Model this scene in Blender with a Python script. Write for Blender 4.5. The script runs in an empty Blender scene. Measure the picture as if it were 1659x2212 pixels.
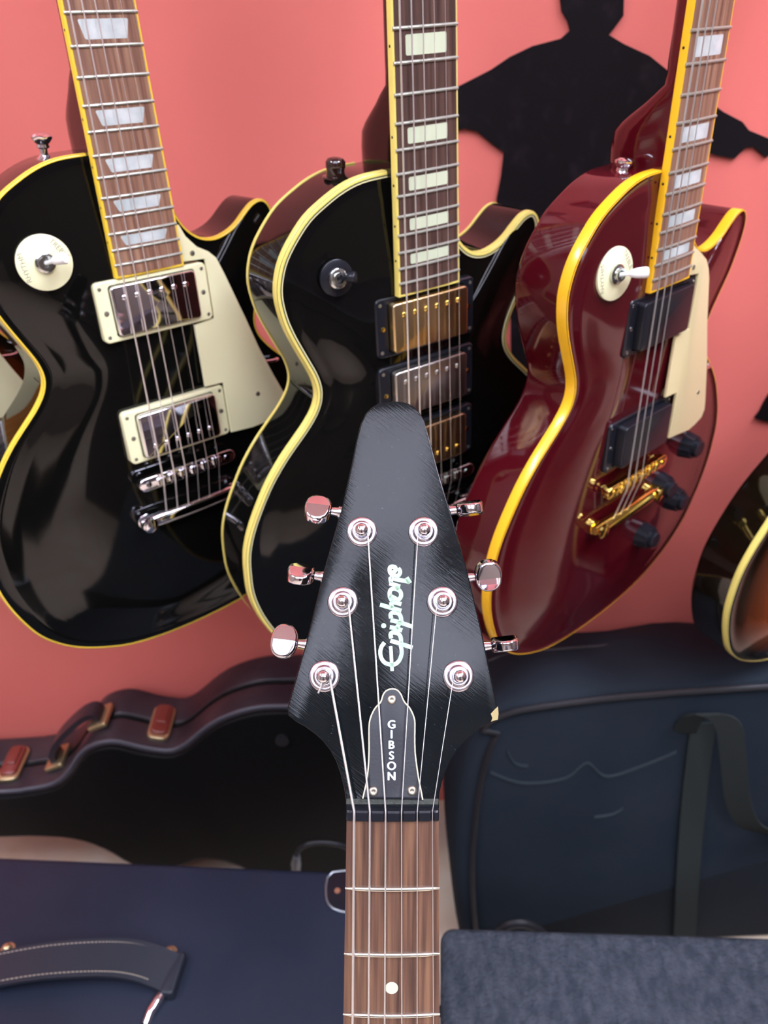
import bpy, bmesh, math, random
from mathutils import Matrix, Vector
random.seed(5)
sc = bpy.context.scene
COL = sc.collection
CAMZ = 1.105          # height of the camera above the floor, metres

# ------------------------------------------------------------------ camera
cam_data = bpy.data.cameras.new('camera')
cam = bpy.data.objects.new('camera', cam_data)
COL.objects.link(cam)
RC = Matrix(((0.99866915, 0.05157446, 0.0),
             (-0.026955, 0.52194682, -0.85255202),
             (-0.04396989, 0.85141741, 0.52264237)))
cam.matrix_world = Matrix.Translation((0, 0, CAMZ)) @ RC.to_4x4()
cam_data.sensor_fit = 'VERTICAL'
cam_data.sensor_height = 36.0
cam_data.lens = 1729.42 / 2212 * 36.0
cam_data.clip_start = 0.01
cam_data.dof.use_dof = True
cam_data.dof.focus_distance = 0.38
cam_data.dof.aperture_fstop = 11.5
sc.camera = cam

# ------------------------------------------------------------------ world, lamps, exposure
world = bpy.data.worlds.new('world')
sc.world = world
world.use_nodes = True
world.node_tree.nodes['Background'].inputs[0].default_value = (0.8, 0.85, 1.0, 1)
world.node_tree.nodes['Background'].inputs[1].default_value = 0.3
sc.view_settings.view_transform = 'Standard'
sc.view_settings.look = 'None'
sc.view_settings.exposure = 0.0
sc.view_settings.gamma = 1.0
# added ceiling lights, laid out for headstock reflection and wall: x, y, width, length, strength
LAMPS = [(0.80, -2.00, 1.0, 1.2, 9.0), (-0.66, -2.00, 1.0, 1.2, 9.0), (0.10, -0.80, 1.3, 1.05, 8.0), (1.35, -0.15, 0.6, 1.2, 36.0), (-1.5, -0.3, 0.5, 1.0, 25.0)]
CEIL = 2.75

# ------------------------------------------------------------------ materials
MATS = {}
def mat(name, col, rough=0.5, metal=0.0, spec=0.5, ior=1.5, coat=0.0, bump=None, var=None, emit=None, coat_rough=0.03):
    m = bpy.data.materials.new(name); m.use_nodes = True
    nt = m.node_tree; b = nt.nodes['Principled BSDF']
    b.inputs['Base Color'].default_value = (*col, 1)
    b.inputs['Roughness'].default_value = rough
    b.inputs['Metallic'].default_value = metal
    b.inputs['IOR'].default_value = ior
    b.inputs['Coat Weight'].default_value = coat
    b.inputs['Coat Roughness'].default_value = coat_rough
    tc = None
    def coord():
        nonlocal tc
        if tc is None: tc = nt.nodes.new('ShaderNodeTexCoord')
        return tc.outputs['Object']
    if var:      # var = (scale xyz, colour2, low, high)
        mp = nt.nodes.new('ShaderNodeMapping'); mp.inputs['Scale'].default_value = var[0]
        nt.links.new(coord(), mp.inputs['Vector'])
        n = nt.nodes.new('ShaderNodeTexNoise'); n.inputs['Scale'].default_value = 1.0
        n.inputs['Detail'].default_value = 5.0
        nt.links.new(mp.outputs[0], n.inputs['Vector'])
        r = nt.nodes.new('ShaderNodeValToRGB')
        r.color_ramp.elements[0].position = var[2]; r.color_ramp.elements[1].position = var[3]
        r.color_ramp.elements[0].color = (*col, 1); r.color_ramp.elements[1].color = (*var[1], 1)
        nt.links.new(n.outputs['Fac'], r.inputs['Fac'])
        nt.links.new(r.outputs['Color'], b.inputs['Base Color'])
    if bump:     # bump = (scale, strength, distance)
        n = nt.nodes.new('ShaderNodeTexNoise'); n.inputs['Scale'].default_value = bump[0]
        n.inputs['Detail'].default_value = 4.0
        nt.links.new(coord(), n.inputs['Vector'])
        bp = nt.nodes.new('ShaderNodeBump'); bp.inputs['Strength'].default_value = bump[1]
        bp.inputs['Distance'].default_value = bump[2]
        nt.links.new(n.outputs['Fac'], bp.inputs['Height'])
        nt.links.new(bp.outputs['Normal'], b.inputs['Normal'])
    if emit:
        b.inputs['Emission Color'].default_value = (*emit[0], 1)
        b.inputs['Emission Strength'].default_value = emit[1]
    MATS[name] = m
    return m

red_wall = mat('red_wall_paint', (0.80, 0.195, 0.155), 0.42, bump=(60, 0.12, 0.002), var=((3, 3, 3), (0.77, 0.178, 0.145), 0.35, 0.7))
beige_wall = mat('beige_wall_paint', (0.30, 0.26, 0.22), 0.7)
white_ceiling = mat('white_ceiling_paint', (0.85, 0.86, 0.9), 0.8)
floor_m = mat('beige_stone_floor', (0.66, 0.50, 0.34), 0.45, var=((14, 14, 14), (0.74, 0.66, 0.54), 0.3, 0.75))
black_gloss = mat('black_gloss_lacquer', (0.003, 0.003, 0.0025), 0.06, ior=1.42)
head_gloss = mat('scratched_black_lacquer', (0.004, 0.006, 0.006), 0.12, ior=1.335)
wine_gloss = mat('wine_red_lacquer', (0.070, 0.003, 0.006), 0.07, ior=1.5, coat=0.2, var=((6, 3, 6), (0.052, 0.002, 0.005), 0.3, 0.7))
brown_gloss = mat('dark_brown_lacquer', (0.02, 0.006, 0.004), 0.08, ior=1.55, coat=0.6)
cream_bind = mat('cream_yellow_binding', (0.80, 0.66, 0.16), 0.3, coat=0.3)
amber_bind = mat('amber_yellow_binding', (0.90, 0.49, 0.012), 0.3, coat=0.4)
pale_bind = mat('pale_cream_binding', (0.80, 0.74, 0.40), 0.35)
green_ply = mat('dark_green_ply', (0.05, 0.07, 0.03), 0.4)
cream_plastic = mat('cream_plastic', (0.84, 0.82, 0.50), 0.35, coat=0.2)
tan_plastic = mat('tan_cream_plastic', (0.72, 0.60, 0.32), 0.35, coat=0.2)
black_plastic = mat('black_plastic', (0.008, 0.009, 0.013), 0.3, ior=1.4, bump=(900, 0.1, 0.0004))
white_plastic = mat('white_plastic', (0.85, 0.85, 0.82), 0.3)
ros = mat('rosewood', (0.105, 0.042, 0.024), 0.5, bump=(1200, 0.1, 0.0002))
ros_light = mat('worn_rosewood', (0.105, 0.042, 0.024), 0.5)
ros_dark = mat('dark_rosewood', (0.05, 0.027, 0.02), 0.5)
def woodify(m, c1, c2, c3, sx=260, sy=9):
    nt = m.node_tree; b = nt.nodes['Principled BSDF']
    tc = nt.nodes.new('ShaderNodeTexCoord')
    mp = nt.nodes.new('ShaderNodeMapping'); mp.inputs['Scale'].default_value = (sx, sy, sx)
    nt.links.new(tc.outputs['Object'], mp.inputs['Vector'])
    n = nt.nodes.new('ShaderNodeTexNoise'); n.inputs['Scale'].default_value = 1.0; n.inputs['Detail'].default_value = 6
    nt.links.new(mp.outputs[0], n.inputs['Vector'])
    r = nt.nodes.new('ShaderNodeValToRGB')
    r.color_ramp.elements[0].position = 0.3; r.color_ramp.elements[0].color = (*c1, 1)
    r.color_ramp.elements[1].position = 0.72; r.color_ramp.elements[1].color = (*c3, 1)
    e = r.color_ramp.elements.new(0.5); e.color = (*c2, 1)
    nt.links.new(n.outputs['Fac'], r.inputs['Fac']); nt.links.new(r.outputs['Color'], b.inputs['Base Color'])
woodify(ros, (0.045, 0.020, 0.012), (0.115, 0.054, 0.033), (0.22, 0.112, 0.058), 420, 12)
woodify(ros_light, (0.12, 0.05, 0.03), (0.24, 0.12, 0.075), (0.38, 0.22, 0.13), 300, 10)
woodify(ros_dark, (0.030, 0.014, 0.010), (0.075, 0.038, 0.028), (0.13, 0.07, 0.05))
pearl = mat('pearl_inlay', (0.46, 0.52, 0.50), 0.25, coat=0.3, var=((60, 90, 60), (0.62, 0.66, 0.63), 0.35, 0.65))
pale_inlay = mat('pale_green_inlay', (0.60, 0.66, 0.46), 0.3, coat=0.3)
fret_metal = mat('nickel_fret', (0.42, 0.42, 0.35), 0.4, 0.6)
bright_fret = mat('polished_fret', (0.66, 0.66, 0.58), 0.25, 1.0)
string_metal = mat('string_steel', (0.78, 0.77, 0.73), 0.35, 0.85)
chrome = mat('chrome', (0.80, 0.79, 0.84), 0.06, 1.0)
satin_chrome = mat('worn_chrome', (0.70, 0.67, 0.74), 0.24, 1.0)
aged_chrome = mat('aged_chrome', (0.55, 0.58, 0.55), 0.16, 1.0, bump=(500, 0.2, 0.0006))
gold = mat('gold_plate', (0.85, 0.62, 0.16), 0.12, 1.0)
worn_gold = mat('worn_gold_plate', (0.72, 0.52, 0.22), 0.28, 1.0, var=((40, 12, 10), (0.62, 0.50, 0.33), 0.35, 0.65))
worn_nickel = mat('worn_nickel_plate', (0.50, 0.48, 0.42), 0.3, 1.0, var=((40, 12, 10), (0.45, 0.42, 0.42), 0.35, 0.65))
dull_screw = mat('dull_screw_metal', (0.40, 0.38, 0.30), 0.4, 0.9)
silh = mat('matte_black_board', (0.005, 0.003, 0.004), 0.7, ior=1.25, bump=(250, 0.25, 0.001), var=((60, 60, 60), (0.018, 0.011, 0.014), 0.55, 0.85))
tolex = mat('dark_tolex', (0.016, 0.012, 0.018), 0.38, ior=1.42, bump=(420, 0.3, 0.0008), var=((12, 12, 12), (0.04, 0.03, 0.034), 0.35, 0.7))
case_face = mat('black_case_face', (0.004, 0.004, 0.004), 0.55, ior=1.22, bump=(420, 0.3, 0.0008))
blue_vinyl = mat('navy_black_vinyl', (0.009, 0.014, 0.026), 0.42, ior=1.33, bump=(700, 0.35, 0.0006), var=((5, 5, 5), (0.018, 0.023, 0.038), 0.35, 0.7))
carpet_m = mat('charcoal_carpet', (0.028, 0.036, 0.047), 0.95, ior=1.25, bump=(230, 0.9, 0.004), var=((130, 60, 130), (0.055, 0.064, 0.078), 0.35, 0.7))
fabric = mat('black_nylon_fabric', (0.012, 0.018, 0.025), 0.8, ior=1.2, bump=(900, 0.4, 0.0006), var=((7, 7, 7), (0.019, 0.025, 0.033), 0.3, 0.75))
webbing = mat('grey_black_webbing', (0.026, 0.031, 0.029), 0.85, ior=1.2, bump=(700, 0.6, 0.0008))
leather = mat('black_leather_strap', (0.014, 0.018, 0.026), 0.45, ior=1.4, bump=(500, 0.3, 0.0006))
stitch_m = mat('tan_stitching', (0.35, 0.31, 0.24), 0.8)
red_latch = mat('red_brown_enamel', (0.17, 0.028, 0.018), 0.3, coat=0.4)
brass = mat('aged_brass', (0.55, 0.45, 0.25), 0.35, 0.9)
copper = mat('copper_screw', (0.42, 0.20, 0.12), 0.4, 0.6)
rubber = mat('black_rubber', (0.012, 0.012, 0.014), 0.5)
grey_metal = mat('grey_plug_metal', (0.22, 0.24, 0.25), 0.35, 0.7)
lamp_frame = mat('lamp_frame_white', (0.8, 0.8, 0.8), 0.5)
cabinet_m = mat('dark_cabinet', (0.02, 0.018, 0.016), 0.5)
chip_m = mat('bare_wood_chip', (0.34, 0.27, 0.11), 0.7)
pale_text = mat('pale_blue_print', (0.60, 0.74, 0.82), 0.4)
grey_text = mat('grey_print', (0.30, 0.30, 0.2), 0.5)
pearl_logo = mat('green_pearl_inlay', (0.34, 0.56, 0.36), 0.3, var=((90, 45, 90), (0.48, 0.58, 0.52), 0.42, 0.6))
cream_line = mat('cream_edge', (0.70, 0.68, 0.46), 0.4)
# sunburst body colours: amber centre to black edge, a finish that belongs to the guitar
sunburst = bpy.data.materials.new('sunburst_lacquer'); sunburst.use_nodes = True
def make_sunburst(m):
    nt = m.node_tree; b = nt.nodes['Principled BSDF']
    b.inputs['Roughness'].default_value = 0.07; b.inputs['Coat Weight'].default_value = 0.6
    at = nt.nodes.new('ShaderNodeAttribute'); at.attribute_name = 'edge_distance'
    r = nt.nodes.new('ShaderNodeValToRGB'); cr = r.color_ramp
    cr.elements[0].position = 0.10; cr.elements[0].color = (0.006, 0.004, 0.002, 1)
    cr.elements[1].position = 0.75; cr.elements[1].color = (0.55, 0.19, 0.02, 1)
    e = cr.elements.new(0.32); e.color = (0.16, 0.035, 0.008, 1)
    nt.links.new(at.outputs['Fac'], r.inputs['Fac']); nt.links.new(r.outputs['Color'], b.inputs['Base Color'])
make_sunburst(sunburst)
# fine scratches on the front headstock
def scratch(m):
    nt = m.node_tree; b = nt.nodes['Principled BSDF']; L = nt.links.new
    tc = nt.nodes.new('ShaderNodeTexCoord')
    rot = nt.nodes.new('ShaderNodeMapping'); rot.inputs['Rotation'].default_value = (0, 0, math.radians(38))
    L(tc.outputs['Object'], rot.inputs['Vector'])
    mp = nt.nodes.new('ShaderNodeMapping'); mp.inputs['Scale'].default_value = (110, 1500, 300)
    L(rot.outputs[0], mp.inputs['Vector'])
    n = nt.nodes.new('ShaderNodeTexNoise'); n.inputs['Scale'].default_value = 1; n.inputs['Detail'].default_value = 3
    L(mp.outputs[0], n.inputs['Vector'])
    n2 = nt.nodes.new('ShaderNodeTexNoise'); n2.inputs['Scale'].default_value = 38; n2.inputs['Detail'].default_value = 4
    L(tc.outputs['Object'], n2.inputs['Vector'])
    mr = nt.nodes.new('ShaderNodeMapRange'); mr.inputs[1].default_value = .3; mr.inputs[2].default_value = .7
    mr.inputs[3].default_value = .07; mr.inputs[4].default_value = .15
    L(n2.outputs['Fac'], mr.inputs[0]); L(mr.outputs[0], b.inputs['Roughness'])
    bp = nt.nodes.new('ShaderNodeBump'); bp.inputs['Strength'].default_value = 0.22; bp.inputs['Distance'].default_value = 0.0002
    L(n.outputs['Fac'], bp.inputs['Height']); L(bp.outputs['Normal'], b.inputs['Normal'])
    # short pale scratches and dust specks
    mp2 = nt.nodes.new('ShaderNodeMapping'); mp2.inputs['Scale'].default_value = (230, 900, 900)
    L(rot.outputs[0], mp2.inputs['Vector'])
    vo = nt.nodes.new('ShaderNodeTexVoronoi'); vo.inputs['Scale'].default_value = 1.0
    L(mp2.outputs[0], vo.inputs['Vector'])
    r = nt.nodes.new('ShaderNodeValToRGB'); r.color_ramp.elements[0].position = .0; r.color_ramp.elements[0].color = (1, 1, 1, 1)
    r.color_ramp.elements[1].position = .16; r.color_ramp.elements[1].color = (0, 0, 0, 1)
    L(vo.outputs['Distance'], r.inputs['Fac'])
    g2 = nt.nodes.new('ShaderNodeValToRGB'); g2.color_ramp.elements[0].position = .55; g2.color_ramp.elements[1].position = .75
    n3 = nt.nodes.new('ShaderNodeTexNoise'); n3.inputs['Scale'].default_value = 260; L(tc.outputs['Object'], n3.inputs['Vector'])
    L(n3.outputs['Fac'], g2.inputs['Fac'])
    mu = nt.nodes.new('ShaderNodeMath'); mu.operation = 'MULTIPLY'; L(r.outputs['Color'], mu.inputs[0]); L(g2.outputs['Color'], mu.inputs[1])
    mx = nt.nodes.new('ShaderNodeMix'); mx.data_type = 'RGBA'
    mx.inputs['A'].default_value = (0.004, 0.006, 0.007, 1); mx.inputs['B'].default_value = (0.22, 0.26, 0.28, 1)
    L(mu.outputs[0], mx.inputs['Factor']); L(mx.outputs['Result'], b.inputs['Base Color'])
scratch(head_gloss)

# ------------------------------------------------------------------ mesh helpers (all in the unit given by `s`)
class G:
    """verts and faces of one mesh"""
    def __init__(self): self.v = []; self.f = []; self.a = []
    def add(self, v, f, attr=None):
        o = len(self.v); self.v += [tuple(p) for p in v]; self.f += [tuple(i + o for i in q) for q in f]
        self.a += list(attr) if attr else [0.0] * len(v)
        return self
    def box(self, x0, x1, y0, y1, z0, z1, b=0.0):
        if b <= 0:
            v = [(x, y, z) for z in (z0, z1) for y in (y0, y1) for x in (x0, x1)]
            return self.add(v, [(0, 2, 3, 1), (4, 5, 7, 6), (0, 1, 5, 4), (2, 6, 7, 3), (0, 4, 6, 2), (1, 3, 7, 5)])
        return self.prism(rrect(x0, x1, y0, y1, b * 1.5, 4), z0, z1, b)
    def prism(self, out, z0, z1, bev=0.0, seg=3, both=False, fz=None):
        """outline (counter-clockwise xy) extruded z0..z1, top edge rounded by bev"""
        rings = []
        lv = []
        if both and bev > 0:
            for k in range(seg, 0, -1):
                a = math.pi / 2 * k / seg
                lv.append((bev * (1 - math.cos(a)), z0 + bev * (1 - math.sin(a))))
        lv.append((0, z0 + (bev if both else 0)))
        if bev > 0:
            for k in range(seg + 1):
                a = math.pi / 2 * k / seg
                lv.append((bev * (1 - math.cos(a)), z1 - bev + bev * math.sin(a)))
        else: lv.append((0, z1))
        n = len(out); nr = normals(out); v = []
        for ins, z in lv:
            v += [(p[0] - q[0] * ins, p[1] - q[1] * ins, z + (fz(p) if fz else 0)) for p, q in zip(out, nr)]
        f = []
        for r in range(len(lv) - 1):
            for i in range(n):
                j = (i + 1) % n
                f.append((r * n + i, r * n + j, (r + 1) * n + j, (r + 1) * n + i))
        f.append(tuple(range(n))[::-1]); f.append(tuple((len(lv) - 1) * n + i for i in range(n)))
        return self.add(v, f)
    def tube(self, path, r, n=8, cap=True, closed=False, flat=1.0):
        P = [Vector(p) for p in path]; m = len(P); v = []; up = None
        for i, p in enumerate(P):
            if closed: t = (P[(i + 1) % m] - P[i - 1])
            else: t = (P[min(i + 1, m - 1)] - P[max(i - 1, 0)])
            t.normalize()
            if up is None:
                up = Vector((0, 0, 1)) if abs(t.z) < 0.9 else Vector((0, 1, 0))
            u = (up - t * up.dot(t)).normalized(); up = u; w = t.cross(u)
            rr = r[i] if isinstance(r, (list, tuple)) else r
            for k in range(n):
                a = 2 * math.pi * k / n
                v.append(p + u * math.cos(a) * rr * flat + w * math.sin(a) * rr)
        f = []
        for i in range(m if closed else m - 1):
            j = (i + 1) % m
            for k in range(n):
                l = (k + 1) % n
                f.append((i * n + k, i * n + l, j * n + l, j * n + k))
        if cap and not closed:
            f.append(tuple(range(n))[::-1]); f.append(tuple((m - 1) * n + k for k in range(n)))
        return self.add(v, f)
    def lathe(self, prof, c=(0, 0, 0), axis='z', n=24, M=None):
        """prof: list of (radius, height) revolved about the axis through c"""
        v = []
        for r, h in prof:
            for k in range(n):
                a = 2 * math.pi * k / n
                q = Vector((r * math.cos(a), r * math.sin(a), h))
                if axis == 'x': q = Vector((q.z, q.x, q.y))
                elif axis == 'y': q = Vector((q.y, q.z, q.x))
                if M: q = M @ q
                v.append(q + Vector(c))
        f = []
        for i in range(len(prof) - 1):
            for k in range(n):
                l = (k + 1) % n
                f.append((i * n + k, i * n + l, (i + 1) * n + l, (i + 1) * n + k))
        f.append(tuple(range(n))[::-1]); f.append(tuple((len(prof) - 1) * n + k for k in range(n)))
        return self.add(v, f)
    def ribbon(self, path, nrm, w, t):
        """flat band along path; nrm(i) is the direction of its width"""
        v = []; P = [Vector(p) for p in path]; m = len(P)
        for i, p in enumerate(P):
            tt = (P[min(i + 1, m - 1)] - P[max(i - 1, 0)]).normalized()
            W = Vector(nrm).normalized() if not callable(nrm) else nrm(i)
            T = tt.cross(W).normalized()
            for a, b in ((-1, -1), (1, -1), (1, 1), (-1, 1)):
                v.append(p + W * a * w / 2 + T * b * t / 2)
        f = []
        for i in range(m - 1):
            for k in range(4):
                l = (k + 1) % 4
                f.append((i * 4 + k, i * 4 + l, (i + 1) * 4 + l, (i + 1) * 4 + k))
        f.append((3, 2, 1, 0)); f.append(tuple((m - 1) * 4 + k for k in range(4)))
        return self.add(v, f)
    def xf(self, M):
        self.v = [tuple(M @ Vector(p)) for p in self.v]; return self

def rrect(x0, x1, y0, y1, r, seg=5):
    o = []
    for cx_, cy_, a0 in ((x1 - r, y0 + r, -90), (x1 - r, y1 - r, 0), (x0 + r, y1 - r, 90), (x0 + r, y0 + r, 180)):
        for k in range(seg + 1):
            a = math.radians(a0 + 90 * k / seg); o.append((cx_ + r * math.cos(a), cy_ + r * math.sin(a)))
    return o
def normals(o):
    n = len(o); r = []
    for i in range(n):
        ax, ay = o[i - 1]; bx, by = o[(i + 1) % n]
        dx, dy = bx - ax, by - ay; l = math.hypot(dx, dy) or 1
        r.append((dy / l, -dx / l))
    return r
def area(o): return sum(o[i - 1][0] * o[i][1] - o[i][0] * o[i - 1][1] for i in range(len(o))) / 2
def ccw(o): return o if area(o) > 0 else o[::-1]
def spline(P, n=4, closed=False):
    m = len(P); out = []; D = len(P[0])
    rng = range(m) if closed else range(m - 1)
    for i in rng:
        if closed: p = [P[(i + k) % m] for k in (-1, 0, 1, 2)]
        else: p = [P[max(i - 1, 0)], P[i], P[i + 1], P[min(i + 2, m - 1)]]
        for k in range(n):
            t = k / n
            out.append(tuple(0.5 * (2 * p[1][d] + (p[2][d] - p[0][d]) * t + (2 * p[0][d] - 5 * p[1][d] + 4 * p[2][d] - p[3][d]) * t * t
                       + (3 * p[1][d] - p[0][d] - 3 * p[2][d] + p[3][d]) * t ** 3) for d in range(D)))
    if not closed: out.append(tuple(P[-1]))
    return out
MM = 0.001
def obj(name, g, m, parent=None, s=1.0, smooth=40, loc=None, attr=None, weld=False):
    me = bpy.data.meshes.new(name)
    me.from_pydata([(p[0] * s, p[1] * s, p[2] * s) for p in g.v], [], g.f)
    if attr:
        la = me.attributes.new(attr, 'FLOAT', 'POINT')
        la.data.foreach_set('value', g.a)
    if weld:
        b_ = bmesh.new(); b_.from_mesh(me); bmesh.ops.remove_doubles(b_, verts=b_.verts, dist=1e-6); b_.to_mesh(me); b_.free()
    me.validate()
    me.materials.append(m)
    if smooth:
        me.shade_smooth(); me.set_sharp_from_angle(angle=math.radians(smooth))
    o = bpy.data.objects.new(name, me); COL.objects.link(o)
    if parent: o.parent = parent
    if loc: o.location = loc
    return o
def tag(o, label=None, cat=None, group=None, kind=None):
    if label: o['label'] = label
    if cat: o['category'] = cat
    if group: o['group'] = group
    if kind: o['kind'] = kind
    return o
def empty(name, M): 
    o = bpy.data.objects.new(name, None); COL.objects.link(o); o.matrix_world = M; o.empty_display_size = 0.05
    return o
def text_mesh(s, size, ext=0.0):
    c = bpy.data.curves.new('lettering', 'FONT'); c.body = s; c.size = size; c.extrude = ext
    c.align_x = 'CENTER'; c.align_y = 'CENTER'
    t = bpy.data.objects.new('lettering', c); COL.objects.link(t)
    me = bpy.data.meshes.new_from_object(t)
    g = G(); g.add([tuple(v.co) for v in me.vertices], [tuple(p.vertices) for p in me.polygons])
    bpy.data.objects.remove(t); bpy.data.meshes.remove(me); bpy.data.curves.remove(c)
    return g

# ------------------------------------------------------------------ the room
WY = 0.88
RX0, RX1, RY0 = -2.3, 2.4, -3.2
tag(obj('floor', G().box(RX0, RX1, RY0, WY, -0.05, 0), floor_m, smooth=0), kind='structure')
tag(obj('wall_back', G().box(RX0, RX1, WY, WY + 0.1, 0, CEIL), red_wall, smooth=0), kind='structure')
tag(obj('wall_left', G().box(RX0 - 0.1, RX0, RY0, WY, 0, CEIL), beige_wall, smooth=0), kind='structure')
tag(obj('wall_right', G().box(RX1, RX1 + 0.1, RY0, WY, 0, CEIL), mat('dark_brown_wall_paint', (0.09, 0.07, 0.06), 0.7), smooth=0), kind='structure')
tag(obj('wall_front', G().box(RX0, RX1, RY0 - 0.1, RY0, 0, CEIL), beige_wall, smooth=0), kind='structure')
tag(obj('ceiling', G().box(RX0 - .1, RX1 + .1, RY0 - .1, WY + .1, CEIL, CEIL + 0.05), white_ceiling, smooth=0), kind='structure')
for i, (lx, ly, lw, ll, ls) in enumerate(LAMPS):
    lamp_glow = mat('lamp_diffuser', (0.9, 0.9, 0.9), 0.5, emit=((0.89, 0.94, 1.16), ls))
    r = empty('added_ceiling_light', Matrix.Translation((lx, ly, CEIL)))
    tag(r, ('added wide white ceiling light at far right, for the headstock reflection', 'added wide white ceiling light at far left, for the headstock reflection', 'added broad white ceiling light over the middle, for the headstock reflection', 'added bright narrow ceiling light above the right end of the guitar row', 'added bright narrow ceiling light above the left end of the guitar row')[i], 'ceiling light', 'added ceiling panel lights')
    g = G()
    for a in ((-lw / 2 - .03, lw / 2 + .03, -ll / 2 - .03, -ll / 2), (-lw / 2 - .03, lw / 2 + .03, ll / 2, ll / 2 + .03), (-lw / 2 - .03, -lw / 2, -ll / 2, ll / 2), (lw / 2, lw / 2 + .03, -ll / 2, ll / 2)):
        g.box(*a, -0.03, 0)
    obj('frame', g, lamp_frame, r, smooth=0)
    obj('diffuser', G().box(-lw / 2, lw / 2, -ll / 2, ll / 2, -0.02, -0.005), lamp_glow, r, smooth=0)

# black cut-out figure hanging flat on the red wall
def xz_board(pts, y0, y1, m, name, parent=None):
    o = ccw([(p[0], p[1]) for p in pts])
    g = G().prism(o, 0, y1 - y0, 0)
    g.v = [(p[0], y1 - p[2], p[1]) for p in g.v]
    return obj(name, g, m, parent, smooth=30)
FIG_L = [(0.186, 1.136), (0.188, 1.114), (0.19, 1.105), (0.196, 1.097), (0.199, 1.089), (0.191, 1.083), (0.164, 1.078), (0.143, 1.07), (0.125, 1.06), (0.098, 1.049), (0.053, 1.032), (0.016, 1.02), (0.006, 1.011), (0.002, 1.002), (0.024, 0.991), (0.061, 1.002), (0.099, 1.01), (0.112, 1.007), (0.127, 0.995), (0.14, 0.986), (0.138, 0.964), (0.134, 0.941), (0.14, 0.879), (0.154, 0.812), (0.156, 0.765), (0.166, 0.738), (0.174, 0.70), (0.18, 0.60), (0.21, 0.60), (0.215, 0.70)]
FIG_R = [(0.244, 1.133), (0.247, 1.112), (0.248, 1.099), (0.241, 1.09), (0.236, 1.084), (0.251, 1.076), (0.277, 1.065), (0.296, 1.052), (0.357, 1.013), (0.378, 1.003), (0.386, 0.995), (0.409, 0.986), (0.417, 0.975), (0.408, 0.969), (0.394, 0.979), (0.386, 0.979), (0.376, 0.969), (0.357, 0.973), (0.335, 0.98), (0.297, 0.978), (0.283, 0.966), (0.270, 0.873), (0.262, 0.746), (0.262, 0.60), (0.232, 0.60), (0.225, 0.70)]
HEAD = [(0.24, 1.165), (0.225, 1.178), (0.205, 1.178), (0.19, 1.16)]
tag(xz_board(FIG_L + FIG_R[::-1] + HEAD, WY - 0.004, WY, silh, 'wall_silhouette'),
    'black cut-out figure with outstretched arms on the red wall behind the wine red guitar', 'wall decoration')
tag(xz_board([(0.456, 0.674), (0.461, 0.683), (0.463, 0.692), (0.467, 0.704), (0.482, 0.715), (0.52, 0.73), (0.52, 0.669), (0.47, 0.669)], WY - 0.004, WY, silh, 'wall_cutout'),
    'small pointed black cut-out on the red wall at the right edge', 'wall decoration')

# ------------------------------------------------------------------ single-cutaway electric guitars
SC = 628.65
def fy(n): return SC * 2 ** (-n / 12)
OUT_L = [(-24, 251), (-46, 250), (-62, 246), (-77, 239), (-90, 231), (-101, 220), (-110, 208), (-115, 196), (-117, 183), (-115, 168), (-111, 155), (-105, 141), (-99, 128), (-94, 116), (-92, 104), (-95, 93), (-103, 82), (-114, 71), (-126, 59), (-139, 43), (-150, 25), (-160, 5), (-166, -14), (-168, -34), (-168, -55), (-164, -76), (-157, -97), (-148, -116), (-136, -131), (-121, -144), (-100, -156), (-75, -166), (-41, -172), (0, -174)]
OUT_R = [(-a, b) for a, b in OUT_L[::-1][1:] if b < 110] + [(94, 116), (99, 128), (106, 141), (112, 153), (116, 166), (119, 180), (119, 192), (115, 200), (109, 203), (101, 201), (93, 195), (85, 188), (76, 183), (64, 180), (52, 182), (42, 189), (35, 199), (29, 214), (24, 236), (12, 251)]
OUTLINE = ccw(spline(OUT_L + OUT_R, 3, True))
def wfb(y, w22, nut=43.0): return nut + (SC - y) / (SC - fy(22)) * (w22 - nut)

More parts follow.
